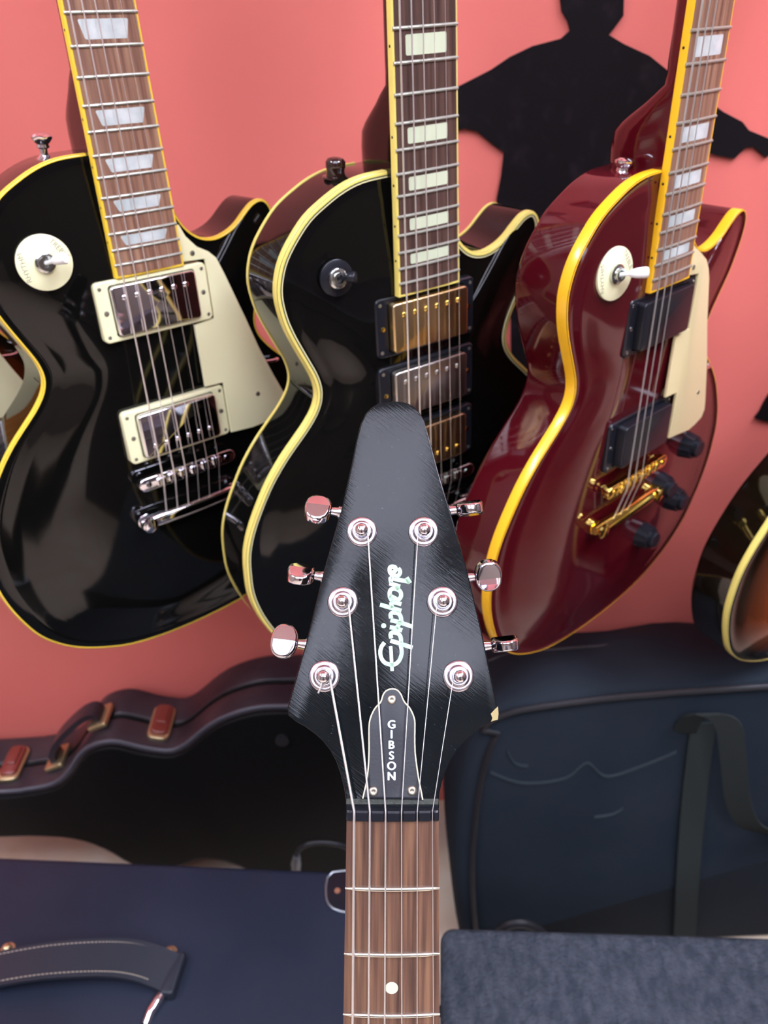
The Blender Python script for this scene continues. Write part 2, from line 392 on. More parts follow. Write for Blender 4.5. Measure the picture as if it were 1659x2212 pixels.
def build_guitar(spec):
    s = spec
    A = s.get('rim', -24.0); TH = 48.0; w22 = s['w22']
    rim = lambda y: A + .05 * y
    M = Matrix(((s['R'][0][0], s['R'][0][1], s['R'][0][2], s['t'][0]), (s['R'][1][0], s['R'][1][1], s['R'][1][2], s['t'][1]), (s['R'][2][0], s['R'][2][1], s['R'][2][2], s['t'][2] + CAMZ), (0, 0, 0, 1)))
    root = empty('electric_guitar', M)
    tag(root, s['label'], 'guitar', 'guitars hanging in a row on the red wall')
    def P(name, g, m, parent=root, smooth=40, **k): return obj(name, g, m, parent, MM, smooth, **k)
    body_m, bind, metal = s['body'], s['bind'], s['metal']
    O = OUTLINE; n = len(O); NR = normals(O)
    # body: rings from the back edge over the side to the carved top
    g = G(); v = []; at = []
    br = 5.0
    rings = []
    for k in (4, 3, 2, 1):
        a = math.pi / 2 * k / 4; ins = br * (1 - math.cos(a)); 
        rings.append([(p[0] - q[0] * ins, p[1] - q[1] * ins, rim(p[1]) - TH + br * (1 - math.sin(a)), 0) for p, q in zip(O, NR)])
    rings.append([(p[0], p[1], rim(p[1]) - TH + br, 0) for p in O])
    rings.append([(p[0], p[1], rim(p[1]) - 0.2, 0) for p in O])
    core = lambda p: (0.0, max(-90, min(100, p[1])))
    ss = lambda x: x * x * (3 - 2 * x)
    for t in (0.0, .015, .03, .05, .08, .12, .17, .23, .30, .38, .47, .57, .68, .8, .92, 1.0):
        h = s.get('arch', 10.0) * ss(min(1, max(0, (t - .02) / .6))) - 0.8 * math.sin(math.pi * min(1, t / .12)) * (t < .12)
        rr = []
        for p in O:
            c = core(p); x = p[0] + (c[0] - p[0]) * t; y = p[1] + (c[1] - p[1]) * t
            rr.append((x, y, rim(y) + h, t))
        rings.append(rr)
    for r in rings:
        v += [(a, b, c) for a, b, c, d in r]; at += [d for a, b, c, d in r]
    f = []
    for r in range(len(rings) - 1):
        for i in range(n):
            j = (i + 1) % n
            f.append((r * n + i, r * n + j, (r + 1) * n + j, (r + 1) * n + i))
    g.add(v, f, at)
    tops = [q for r in rings[6:] for q in r]
    def topz(x, y): return min(tops, key=lambda q: (q[0] - x) ** 2 + (q[1] - y) ** 2)[2]
    # back plate
    bc = [(p[0] * .85 if False else core(p)[0], core(p)[1], rim(core(p)[1]) - TH) for p in O]
    o0 = len(g.v); g.add(bc, [], [0] * n)
    g.f += [(i, o0 + i, o0 + (i + 1) % n, (i + 1) % n) for i in range(n)]
    P('body', g, body_m, smooth=50, attr='edge_distance', weld=True)
    # binding along the front rim; profile is (outward, z)
    def sweep(prof, idx=None):
        gg = G(); m = len(prof); vv = []
        for p, q in zip(O, NR):
            for a, z in prof: vv.append((p[0] + q[0] * a, p[1] + q[1] * a, rim(p[1]) + z))
        ff = []
        for i in range(n):
            j = (i + 1) % n
            if O[i][1] > 205 and O[i][0] > -24: continue      # no binding across the neck joint
            for k in range(m):
                l = (k + 1) % m; ff.append((i * m + k, i * m + l, j * m + l, j * m + k))
        gg.add(vv, ff); return gg
    bd = s['bd']; bt = s['bt']
    prof = [(-bt, -1), (-bt, .25), (-1.0, .3), (-.2, -.05), (.3, -.8), (.35, -bd + .8), (.3, -bd), (-bt, -bd)]
    P('binding', sweep(prof), bind)
    if s.get('multi'):
        P('ply_line', sweep([(-bt - .9, -1), (-bt - .9, .3), (-bt, .33), (-bt, -1)]), green_ply)
        P('purfling', sweep([(-bt - 1.7, -1), (-bt - 1.7, .3), (-bt - .9, .36), (-bt - .9, -1)]), pale_bind)
        prof = [(-2, -TH - .2), (-.8, -TH - .3), (.3, -TH + .9), (.35, -TH + 3.5), (-2, -TH + 3.5)]
        P('back_binding', sweep(prof), pale_bind if False else bind)
    # neck
    g = G(); secs = []
    ys = [162, 200, 240, 252, 262, 272, 278, 284, 290, 296, 302, 309, 316, 335, 370, 420, 480, 540, 600, 634]
    vv = []; N = 14
    for y in ys:
        hw = wfb(max(y, 168), w22) / 2
        if y < 252: d = 20 if y < 240 else 40
        else:
            t = min(1, max(0, (y - 267) / 38)); d = 52 - 37 * ss(t) 
        pw = 1.0 if y > 300 else 0.6
        if y >= 315: d = 15.5 - (y - 315) * .006
        for k in range(N + 1):
            a = math.pi * k / N
            cx_, sy_ = math.cos(a), math.sin(a)
            x = hw * math.copysign(abs(cx_) ** (0.8 * pw), cx_); z = -5.5 - d * abs(sy_) ** (0.9 * pw)
            vv.append((x, y, z))
    ff = []
    for i in range(len(ys) - 1):
        for k in range(N):
            a = i * (N + 1) + k; ff.append((a, a + N + 1, a + N + 2, a + 1))
        a = i * (N + 1); ff.append((a + N, a + 2 * N + 1, a + N + 1, a))
    ff.append(tuple(range(N + 1))); ff.append(tuple((len(ys) - 1) * (N + 1) + k for k in range(N, -1, -1)))
    g.add(vv, ff); P('neck', g, body_m, smooth=50)
    # fretboard with a slight crown
    def board(x_in, ya, yb, z0, zt, crown, name, m, segs=14):
        g = G(); vv = []
        for y in (ya, yb):
            hw = wfb(y, w22) / 2 - x_in
            vv.append((-hw, y, z0))
            for k in range(segs + 1):
                x = -hw + 2 * hw * k / segs; vv.append((x, y, zt - crown * (x / 28) ** 2))
            vv.append((hw, y, z0))
        m_ = segs + 3
        ff = [(i, i + 1, m_ + i + 1, m_ + i) for i in range(m_ - 1)] + [(m_ - 1, 0, m_, 2 * m_ - 1), tuple(range(m_))[::-1], tuple(range(m_, 2 * m_))]
        g.add(vv, ff); return P(name, g, m, smooth=30)
    fbm = s['board']
    y_end = 167.0
    fb = board(1.6, y_end + 1.5, SC, -6, 0, 1.2, 'fretboard', fbm)
    g = G()
    for sd in (-1, 1):
        pts = []
        for y in (y_end, SC):
            hw = wfb(y, w22) / 2
            pts += [(sd * (hw - 1.7), y, -6), (sd * (hw - 1.7), y, -.9), (sd * (hw - .4), y, -1.0), (sd * hw, y, -1.7), (sd * hw, y, -6)]
        ff = [(i, i + 1, i + 6, i + 5) for i in range(4)] + [(4, 0, 5, 9), (4, 3, 2, 1, 0), (5, 6, 7, 8, 9)]
        if sd > 0: ff = [q[::-1] for q in ff]
        g.add(pts, ff)
    g.box(-wfb(y_end, w22) / 2 + .5, wfb(y_end, w22) / 2 - .5, y_end, y_end + 1.5, -6, -.8)
    P('neck_binding', g, s['nbind'], smooth=30)
    for i in range(1, 23):
        y = fy(i); hw = wfb(y, w22) / 2 - .5
        path = [(-hw + 2 * hw * k / 6, y, 0.15 - 1.2 * ((-hw + 2 * hw * k / 6) / 28) ** 2) for k in range(7)]
        P('fret', G().tube(path, 1.05, 8), fret_metal, fb)
    for i in (1, 3, 5, 7, 9, 12, 15, 17, 19, 21):
        if i == 1 and s['inlay'] == 'trap': continue
        ya, yb = fy(i - 1), fy(i); mid = (ya + yb) / 2; hh = (ya - yb) * .30 + .8; hw = wfb(mid, w22) / 2 * s.get('inw', .67)
        hh = (ya - yb) * .29 + .3
        hb_w = hw * (.86 if s['inlay'] == 'trap' else 1.0)
        g = G(); vv = []; NS = 10
        for y, h_ in ((mid - hh, hb_w - .8), (mid - hh + .8, hb_w), (mid + hh - .8, hw), (mid + hh, hw - .8)):
            for k in range(NS + 1):
                x = -h_ + 2 * h_ * k / NS; vv.append((x, y, .06 - 1.2 * (x / 28) ** 2))
        g.add(vv, [(r * (NS + 1) + k, r * (NS + 1) + k + 1, (r + 1) * (NS + 1) + k + 1, (r + 1) * (NS + 1) + k) for r in range(3) for k in range(NS)])
        P('inlay', g, s['inlay_m'], fb)
    for i in (3, 5, 7, 9, 12, 15, 17, 19, 21):
        y = (fy(i - 1) + fy(i)) / 2
        P('side_dot', G().lathe([(0, .0), (.9, .0), (.9, .25), (0, .25)], c=(-wfb(y, w22) / 2 - .12, y, -3.6), axis='x', n=10), black_plastic, fb)
    # nut, headstock and tuners (above the frame)
    P('nut', G().box(-21.5, 21.5, SC, SC + 5, -6, 1.5), white_plastic, smooth=0)
    T = Matrix.Translation((0, 634, -5)) @ Matrix.Rotation(math.radians(-15), 4, 'X')
    ho = ccw([(-21.5, -3), (-24, 12), (-34, 24), (-39, 60), (-43, 150), (-40, 170), (-20, 176), (-6, 184), (0, 180), (6, 184), (20, 176), (40, 170), (43, 150), (39, 60), (34, 24), (24, 12), (21.5, -3)])
    hs = P('headstock', G().prism(ho, -15, 0, 1).xf(T), black_gloss if s['inlay'] != 'block' else body_m)
    for sd in (-1, 1):
        for k in range(3):
            yy = 42 + 45 * k; xx = sd * (27 + 2.5 * k)
            tg = G().lathe([(0, 0), (5, 0), (5, 2), (3, 2), (3, 9), (0, 9)], c=(xx, yy, 0), n=14).tube([(xx, yy, -22), (sd * 52, yy, -22)], 2.5, 8)
            tg.prism(rrect(sd * 60 - 7, sd * 60 + 7, yy - 8, yy + 8, 5), -26, -18, 2, both=True)
            P('tuner', tg.xf(T), metal, hs)
    # pickups
    def pickup(yc, z_ring, z_top, ring_m, cover_m, h0, poles, pole_m, screw_m, base_h):
        ring = G()
        W_, H_ = 91.0, 45.0
        o = rrect(-W_ / 2, W_ / 2, yc - H_ / 2, yc + H_ / 2, 4, 4)
        i_ = rrect(-35.5, 35.5, yc - 19.5, yc + 19.5, 3, 4)
        mm = len(o); zb = rim(yc) + 4
        nn = normals(o)
        lv = [o + [], [(p[0], p[1]) for p in o], [(p[0] - q[0] * .9, p[1] - q[1] * .9) for p, q in zip(o, nn)], i_, i_]
        zz = [zb, z_ring - 1.1, z_ring, z_ring, zb]
        vv = [(p[0], p[1], z) for L_, z in zip(lv, zz) for p in L_]
        ff = [(r * mm + i, r * mm + (i + 1) % mm, (r + 1) * mm + (i + 1) % mm, (r + 1) * mm + i) for r in range(4) for i in range(mm)]
        ring.add(vv, ff)
        pr = P('pickup_ring', ring, ring_m, smooth=35)
        cv = G().prism(rrect(-34.5, 34.5, yc - 18.7, yc + 18.7, 3.2, 4), zb, z_top, 1.4)
        pc = P('pickup_cover', cv, cover_m, pr)
        if poles is not None:
            for k in range(6):
                x = -25 + 10 * k
                P('pole_screw', G().lathe([(0, z_top - 2), (2.2, z_top - 2), (2.2, z_top + .5), (1.6, z_top + 1.0), (0, z_top + 1.1)], c=(x, yc + poles, 0), n=12), pole_m, pr)
        for sx in (-1, 1):
            for sy in (-1, 1):
                P('ring_screw', G().lathe([(0, z_ring - 1), (1.5, z_ring - 1), (1.4, z_ring + .3), (0, z_ring + .6)], c=(sx * 41.5, yc + sy * 18, 0), n=10), screw_m, pr)
            P('height_screw', G().lathe([(0, z_ring - 1), (2.0, z_ring - 1), (1.9, z_ring + .5), (0, z_ring + 1)], c=(sx * 40, yc, 0), n=10), s.get('hscrew', screw_m), pr)
    for pk in s['pickups']: pickup(*pk)
    # bridge
    g = G()
    zb = rim(0) + 8
    o = rrect(-45, 45, -6, 6, 5.9, 6)
    g.prism(o, -9, -1.5, 1.2, both=True)
    br_ = P('bridge', g, s['bmetal'])
    for k in range(6):
        x = -26 + 10.4 * k
        sd_ = G().box(x - 4, x + 4, -3.5 + (k % 3) * .6, 3 + (k % 3) * .6, -3, .8, .6)
        sd_.lathe([(0, 3), (1.3, 3), (1.3, 6.6), (0, 6.8)], c=(x, 0, -1.2), axis='y', n=8)
        P('saddle', sd_, s['bmetal'], br_)
    for sx in (-1, 1):
        P('bridge_post', G().lathe([(0, zb - 8), (5.5, zb - 8), (5.5, zb - 6.5), (2, zb - 6.5), (2, -11), (5, -11), (5.2, -9), (2.5, -9), (2.5, -.9), (0, -.7)], c=(sx * 37, 0, 0), n=16), s['bmetal'], br_)
    # tailpiece
    g = G()
    prof = []
    for k in range(13):
        x = -49 + 98 * k / 12
        prof.append((x, -36 - 1.5 * (1 - (x / 49) ** 2), -8))
    rad = [4.2 + 2.4 * min(1, (49 - abs(p[0])) / 12) for p in prof]
    g.tube(prof, rad, 14, flat=0.85)
    tp = P('tailpiece', g, s['bmetal'], smooth=60)
    for sx in (-1, 1):
        zt_ = rim(-40) + 7
        P('stud', G().lathe([(0, zt_ - 6), (6, zt_ - 6), (6, zt_ - 4.5), (3.5, zt_ - 4.5), (3.5, -15), (6.8, -14.5), (6.8, -11.5), (4, -11), (4, -4), (6.6, -3.6), (6.6, -1.4), (4.4, -.4), (0, -.4)], c=(sx * 43, -37, 0), n=18), s['bmetal'], tp)
    # strings
    for k in range(s.get('nstr', 6)):
        rad = [.66, .54, .44, .20, .17, .13][k] * s.get('strk', 1.0)
        xn = -17.8 + 7.12 * k; xb = -26 + 10.4 * k
        sg = G().tube([(xn * 1.08, SC + 30, -10), (xn, SC + 1, 1.6), (xb, 0, 3.6 - .002), (xb, -6, 1.8), (xb, -33, -5)], rad, 6)
        P('string', sg, string_metal)
    # selector switch
    sx0, sy0 = s.get('sw', (-73, 187))
    zs = max(topz(sx0 + a_, sy0 + b_) for a_, b_ in ((0, 0), (12, 0), (0, -12), (10, -10), (17, -6))) + .3
    Tsw = Matrix.Translation((sx0, sy0, zs)) @ Matrix.Rotation(math.radians(-4), 4, 'X') @ Matrix.Rotation(math.radians(-5), 4, 'Y')
    pl = P('switch_plate', G().lathe([(0, -1), (s['swr'], -1), (s['swr'], .8), (s['swr'] - .5, 1.2), (0, 1.2)], n=40).xf(Tsw), s['sw_m'])
    P('switch_nut', G().lathe([(0, 1), (7, 1), (7, 3.4), (5.5, 4.2), (4.6, 4.2), (4.6, 6.2), (3, 6.2), (2.6, 4), (0, 4)], n=20).xf(Tsw), aged_chrome, pl)
    L0 = Vector((0, 0, 4)); L1 = Vector(s.get('lever', (9, -1, 16)))
    lv = G().tube([L0, L0.lerp(L1, .35), L0.lerp(L1, .4), L0.lerp(L1, .6), L0.lerp(L1, .9), L0.lerp(L1, .98), L1], [1.5, 1.5, 2.6, 3.6, 4.1, 3.6, 1.6], 12).xf(Tsw)
    P('switch_lever', lv, s['lever_m'], pl, smooth=60)
    if s.get('swtext'):
        for tx, ang in (('TREBLE', -58), ('RHYTHM', 95)):
            t = text_mesh(tx, 5.0, .05); a = math.radians(ang)
            t.xf(Tsw @ Matrix.Rotation(a, 4, 'Z') @ Matrix.Translation((0, 14, 1.25)))
            P('lettering', t, grey_text, pl, smooth=0)
    # pickguard
    if s.get('pg'):
        pg = ccw(spline([(26, 196), (30, 196), (34, 187), (42, 178), (51, 173), (57, 167), (62, 154), (75, 116), (84, 88), (95, 60), (105, 37), (107, 31), (103, 25), (90, 19), (68, 18), (46, 20), (46, 66), (29, 67), (29, 119), (47, 121), (47, 168), (28, 169)], 1, True) if not s.get('pg2') else spline([(25, 190), (29, 192), (34, 188), (44, 182), (54, 175), (60, 167), (64, 158), (75, 118), (88, 80), (99, 40), (101, 30), (98, 23), (88, 19), (78, 17), (60, 19), (44, 21), (44, 65), (26, 66), (26, 119), (45, 121), (45, 166), (26, 168)], 1, True))
        zp = s.get('zpg', -4.0)
        gp = P('pickguard', G().prism(pg, zp - 2.2, zp, .5), s['pg_m'], smooth=30)
        for q in s['pgs']:
            P('pickguard_screw', G().lathe([(0, zp - .5), (2.1, zp - .5), (2.0, zp + .4), (0, zp + .8)], c=(q[0], q[1], 0), n=12), dull_screw, gp)
        bg = G().tube([(90, 72, zp - 2.6), (98, 71, zp - 2.6), (103, 71, zp - 4), (104, 70, rim(70) - 6)], 1.6, 8)
        bg.lathe([(0, -1), (2.6, -1), (2.6, 1.5), (0, 1.9)], c=(104, 70, rim(70) - 6), axis='x', n=12)
        P('pickguard_bracket', bg, chrome, gp)
    # knobs
    for q in ((98, -9), (59, -37), (94, -67), (49, -90)):
        zk = topz(q[0], q[1])
        o = []
        for k in range(36):
            a = 2 * math.pi * k / 36; r = 12.4 + .7 * math.cos(a * 12)
            o.append((q[0] + r * math.cos(a), q[1] + r * math.sin(a)))
        kb = G().prism(o, zk, zk + 12, 0); nn = len(o)
        for i_, vtx in enumerate(kb.v):
            if vtx[2] > zk + 6: kb.v[i_] = (q[0] + (vtx[0] - q[0]) * .84, q[1] + (vtx[1] - q[1]) * .84, vtx[2])
        kb.lathe([(0, zk + 11), (8.4, zk + 11), (8.2, zk + 16), (7.2, zk + 17), (0, zk + 17)], c=(q[0], q[1], 0), n=24)
        P('knob', kb, s.get('knob_m', black_plastic), smooth=30)
    # strap button on the shoulder
    bx, by = s.get('btn', (-46, 251)); zb_ = rim(by) - 24
    Tb = Matrix.Translation((bx, by - 1, zb_)) @ Matrix.Rotation(math.radians(-90 + 3), 4, 'X') @ Matrix.Rotation(math.radians(4), 4, 'Y')
    if s['btn_t'] == 'chrome': pr_ = [(0, 0), (6, 0), (5, 1.5), (2.6, 4), (2.6, 7), (4.5, 8), (4.0, 10), (5, 11), (7, 13.5), (7.2, 15), (5.6, 16.5), (3, 17.4), (0, 17.6)]
    elif s['btn_t'] == 'brown': pr_ = [(0, 0), (9, 0), (9, 1.2), (6.4, 1.6), (6.2, 6), (6.8, 7), (6.8, 10.5), (5.4, 12.6), (3, 13.4), (0, 13.6)]
    else: pr_ = [(0, 0), (8.5, 0), (8.2, 2), (5, 3), (4.4, 6), (6.6, 9), (6.5, 11), (4, 12.5), (0, 12.8)]
    P('strap_button', G().lathe(pr_, n=22).xf(Tb), s['btn_m'])
    # wall hanger above the frame
    Mw = M
    hp = Mw @ Vector((0, 0.655, -0.02))
    hg = empty('wall_hanger', Matrix.Translation((hp.x, WY, hp.z)))
    tag(hg, s['hang'], 'guitar hanger', 'guitar hangers above the row')
    obj('plate', G().box(-.03, .03, -.012, 0, -.05, .05), cabinet_m, hg, smooth=0)
    dv = Vector((hp.x, hp.y, hp.z)) - Vector((hp.x, WY, hp.z))
    ex = Mw.to_3x3() @ Vector((1, 0, 0)); ez = Mw.to_3x3() @ Vector((0, 0, 1))
    hb_ = Vector((0, dv.y, 0)) - ez * .03
    obj('arm', G().tube([(0, -.005, 0), tuple(hb_)], .006, 8), chrome, hg)
    c0 = hb_
    obj('yoke', G().tube([tuple(c0 - ex * .034 + ez * .07), tuple(c0 - ex * .034 + ez * .015), tuple(c0 - ex * .02), tuple(c0 + ex * .02), tuple(c0 + ex * .034 + ez * .015), tuple(c0 + ex * .034 + ez * .07)], .0055, 8), rubber, hg)
    return root

R1 = [[0.7907, -0.00731, 0.61216], [0.61203, 0.03312, -0.79014], [-0.0145, 0.99942, 0.03066]]
R2 = [[0.84641, -0.00482, 0.53251], [0.53234, -0.01885, -0.84632], [0.01412, 0.99981, -0.01338]]
R3 = [[0.76269, 0.01049, 0.64668], [0.64676, -0.01504, -0.76254], [0.00173, 0.99983, -0.01825]]
def yawR(a): return [[math.cos(a), 0, math.sin(a)], [math.sin(a), 0, -math.cos(a)], [0, 1, 0]]
zr1, zr2 = -2.1, -5.1
build_guitar(dict(R=R1, t=(-0.1634, 0.60507, -0.31999), w22=54.9, body=black_gloss, bind=cream_bind if False else mat('yellow_binding', (0.88, 0.60, 0.05), .3, coat=.3), nbind=MATS['yellow_binding'],
    bd=5.0, bt=1.5, metal=chrome, bmetal=chrome, board=ros_light, inlay='trap', inlay_m=pearl, nstr=6, strk=1.0,
    pickups=[(143.8, zr1, 1.0, cream_plastic, chrome, 0, 9.5, chrome, dull_screw, 0), (41.7, zr2, 0.5, cream_plastic, chrome, 0, -9.5, chrome, dull_screw, 0)],
    swr=19.0, sw=(-73, 186), sw_m=cream_plastic, lever=(11, 3, 19), lever_m=white_plastic, swtext=True,
    pg=True, pg_m=cream_plastic, pgs=[(37, 174), (77, 47)], zpg=-4, btn=(-47, 249), btn_t='chrome', btn_m=chrome,
    hang='black yoke hanger holding the black guitar with cream pickguard',
    label='glossy black single-cutaway electric guitar with cream pickguard and cream-framed chrome pickups'))
build_guitar(dict(R=R2, t=(0.04358, 0.58926, -0.33704), w22=55.4, body=black_gloss, bind=cream_bind, nbind=cream_bind,
    bd=6.0, bt=2.4, multi=True, metal=gold, bmetal=aged_chrome, board=ros_dark, inlay='block', inlay_m=pale_inlay, inw=.62, strk=1.0,
    pickups=[(144.6, -5.6, 1.0, black_plastic, worn_gold, 0, 9.5, gold, dull_screw, 0), (91.5, -5.8, 0.2, black_plastic, worn_nickel, 0, 9.5, worn_nickel, dull_screw, 0), (38.5, -6.0, 0.2, black_plastic, worn_gold, 0, -9.5, gold, dull_screw, 0)], hscrew=gold,
    swr=12.5, sw=(-74, 189), sw_m=black_plastic, lever=(9, 1, 13), lever_m=black_plastic,
    btn=(-53, 248), btn_t='brown', btn_m=brown_gloss,
    hang='black yoke hanger holding the black guitar with three pickups',
    label='black single-cutaway electric guitar with three pickups and cream multi-ply binding, behind the pointed headstock'))
build_guitar(dict(R=R3, t=(0.22332, 0.60036, -0.34673), w22=54.4, rim=-18.0, body=wine_gloss, bind=amber_bind, nbind=amber_bind,
    bd=8.6, bt=.2, metal=gold, bmetal=gold, board=ros_light, arch=5.0, inlay='block2', inlay_m=pearl, inw=.65, nstr=3, strk=1.1,
    pickups=[(142.3, -4.5, 1.5, black_plastic, black_plastic, 0, None, gold, aged_chrome, 0), (40.3, -8.0, 0.5, black_plastic, black_plastic, 0, None, gold, aged_chrome, 0)], hscrew=aged_chrome,
    swr=18.5, sw=(-70, 190), sw_m=cream_plastic, lever=(16, 0, 16), lever_m=white_plastic, swtext=True,
    pg=True, pg2=True, pg_m=tan_plastic, pgs=[(35, 173), (82, 53)], zpg=-3, btn=(-38, 247), btn_t='plain', btn_m=chrome,
    hang='black yoke hanger holding the wine red guitar',
    label='wine red single-cutaway electric guitar with amber binding and gold bridge'))
build_guitar(dict(R=yawR(.486), t=(.4839, .6457, -.4369), w22=54.9, body=sunburst, bind=cream_bind, nbind=cream_bind,
    bd=6.0, bt=1.0, metal=gold, bmetal=gold, board=ros, inlay='trap', inlay_m=pearl,
    pickups=[(143.8, zr1, 1.0, cream_plastic, gold, 0, 9.5, gold, dull_screw, 0), (41.7, zr2, 0.5, cream_plastic, gold, 0, -9.5, gold, dull_screw, 0)],
    swr=18.5, sw_m=cream_plastic, lever_m=white_plastic, btn_t='chrome', btn_m=gold,
    hang='black yoke hanger at the right end of the row',
    label='dark sunburst guitar with cream binding, cut off by the right edge of the picture'))
build_guitar(dict(R=yawR(.61), t=(-.4038, .6347, -.3128), w22=54.9, body=sunburst, bind=MATS['yellow_binding'], nbind=cream_bind,
    bd=5.0, bt=1.0, metal=chrome, bmetal=chrome, board=ros, inlay='trap', inlay_m=pearl,
    pickups=[(143.8, zr1, 1.0, cream_plastic, chrome, 0, 9.5, chrome, dull_screw, 0), (41.7, zr2, 0.5, cream_plastic, chrome, 0, -9.5, chrome, dull_screw, 0)],
    swr=18.5, sw_m=cream_plastic, lever_m=white_plastic, pg=True, pg_m=cream_plastic, pgs=[(37, 174), (77, 47)], btn_t='chrome', btn_m=chrome,
    hang='black yoke hanger at the left end of the row',
    label='orange sunburst guitar with cream pickguard, only its edge showing at the left'))

# ------------------------------------------------------------------ the front guitar (pointed headstock, V body below the frame)
RV = [[0.9985, 0.0552, -0.0013], [-0.0243, 0.4186, -0.9078], [-0.0495, 0.9065, 0.4193]]
MV = Matrix(((*RV[0], -0.038), (*RV[1], -0.0195), (*RV[2], -0.8864 + CAMZ), (0, 0, 0, 1)))
vg = empty('electric_guitar', MV)
tag(vg, 'black electric guitar with a pointed headstock, standing in front of all the others', 'guitar')
def PV(name, g, m, parent=vg, smooth=40, **k): return obj(name, g, m, parent, MM, smooth, **k)
W22 = 57.9
vo = ccw([(-28, 170), (-34, 150), (-60, 60), (-120, -120), (-160, -205), (-150, -222), (-100, -225), (-60, -190), (0, -60), (60, -190), (100, -225), (150, -222), (160, -205), (120, -120), (60, 60), (34, 150), (28, 170)])
PV('body', G().prism(vo, -48, -8, 4, both=True), black_gloss)
for yc in (150, 60):
    PV('pickup', G().box(-40, 40, yc - 20, yc + 20, -8, -1, 2), black_plastic)
PV('bridge', G().box(-45, 45, -6, 6, -8, 0, 2), chrome)
PV('tailpiece', G().box(-45, 45, -50, -38, -8, -2, 2), chrome)
g = G(); vv = []; N = 14
ys = [165, 200, 240, 280, 340, 420, 500, 560, 600, 622, 634, 641]
for y in ys:
    hw = wfb(min(y, SC), W22) / 2; d = 14.5 if y > 300 else 26
    if y > 615: d = 14.5
    for k in range(N + 1):
        a = math.pi * k / N; c_ = math.cos(a)
        vv.append((hw * math.copysign(abs(c_) ** .8, c_), y, -5.2 - d * math.sin(a) ** .9 - max(0, y - 634) * .3))
ff = []
for i in range(len(ys) - 1):
    for k in range(N):
        a = i * (N + 1) + k; ff.append((a, a + N + 1, a + N + 2, a + 1))
    a = i * (N + 1); ff.append((a + N, a + 2 * N + 1, a + N + 1, a))
ff.append(tuple(range(N + 1))); ff.append(tuple((len(ys) - 1) * (N + 1) + k for k in range(N, -1, -1)))
PV('neck', G().add(vv, ff), black_gloss, smooth=50)
g = G(); vv = []; segs = 10
NY = 627.2
for y in (169, NY):
    hw = wfb(y, W22) / 2
    vv.append((-hw, y, -6))
    for k in range(segs + 1):
        x = -hw + 2 * hw * k / segs; vv.append((x, y, .1 - .9 * (x / 22) ** 2))
    vv.append((hw, y, -6))
m_ = segs + 3
g.add(vv, [(i, i + 1, m_ + i + 1, m_ + i) for i in range(m_ - 1)] + [(m_ - 1, 0, m_, 2 * m_ - 1), tuple(range(m_))[::-1], tuple(range(m_, 2 * m_))])
vf = PV('fretboard', g, ros, smooth=30)
for i in range(1, 23):
    y = fy(i); hw = wfb(y, W22) / 2 + .15
    PV('fret', G().tube([(-hw + 2 * hw * k / 8, y, .35 - .9 * ((-hw + 2 * hw * k / 8) / 22) ** 2) for k in range(9)], [.5, 1.15, 1.2, 1.2, 1.2, 1.2, 1.2, 1.15, .5], 10), bright_fret, vf, smooth=60)
for i in (3, 5, 7, 9, 15, 17, 19, 21):
    PV('dot_inlay', G().lathe([(0, -.5), (3.1, -.5), (3.1, .14), (0, .14)], c=(0, 542.8 if i == 3 else (fy(i) + fy(i - 1)) / 2, 0), n=28), pale_inlay, vf)
# nut with rounded ends and string slots
NX = [-17.9, -10.6, -3.3, 4.1, 11.4, 18.5]
g = G()
vv = []; prof_x = [-21.6, -21.2, -20.4] + [x + d for x in NX[:] for d in (-.9, -.55, .55, .9)] + [20.4, 21.2, 21.6]
def nh(x, i):
    b = 1.7 - .9 * (x / 22) ** 2 - (0.5 if abs(x) > 21.4 else .15 if abs(x) > 21 else 0)
    return b
for x in prof_x:
    slot = any(abs(abs(x - q) - .55) < .01 for q in NX); z = nh(x, 0) - (.9 if slot else 0)
    vv += [(x, NY, -6), (x, NY, z - .5), (x, NY + .6, z), (x, NY + 4.2, z - .3), (x, NY + 5.0, z - 1.0), (x, NY + 5.0, -6)]
m_ = 6; ff = []
for i in range(len(prof_x) - 1):
    for k in range(m_):
        l = (k + 1) % m_; ff.append((i * m_ + k, (i + 1) * m_ + k, (i + 1) * m_ + l, i * m_ + l))
ff.append(tuple(range(m_))); ff.append(tuple((len(prof_x) - 1) * m_ + k for k in range(m_ - 1, -1, -1)))
PV('nut', G().add(vv, ff), black_plastic, smooth=35)
# headstock
ANG = math.radians(17)
TH_ = Matrix.Translation((0, 634, -5)) @ Matrix.Rotation(-ANG, 4, 'X')
HL = [(-22.0, -3), (-22.0, .3), (-22.9, 6), (-24.8, 12.9), (-27, 18.5), (-30.0, 23.5), (-33.3, 27.5), (-37.2, 30.9), (-41.8, 34), (-46.1, 36.3), (-50.0, 39.2), (-50.7, 42.8)]
HL2 = [(-42.4, 73.5), (-34.0, 109.8), (-25.2, 142.5), (-20.6, 165), (-18.6, 176), (-16.4, 184.9), (-13.9, 190.3), (-11.2, 193.4), (-7.9, 195.5), (-4, 196.7), (0, 197.0)]
HRa = [(4, 196.8), (7.6, 196.0), (11, 194), (13.7, 191.4), (16.3, 186.2), (18.6, 178), (23.5, 158.5), (29.5, 138.0), (37.2, 108.9), (43.5, 80.5), (50.6, 43.0)]
HRb = [(50.3, 38.8), (46.6, 36.5), (41.2, 33), (35.9, 28.9), (31.6, 24.3), (28.0, 19.3), (25.3, 14), (23.4, 8.8), (22.2, 4), (21.9, 0.4), (21.9, -3)]
hout = ccw(HL + HL2 + HRa + HRb)
hd = PV('headstock', G().prism(hout, -14, 0, .7, both=True).xf(TH_), head_gloss, smooth=30)
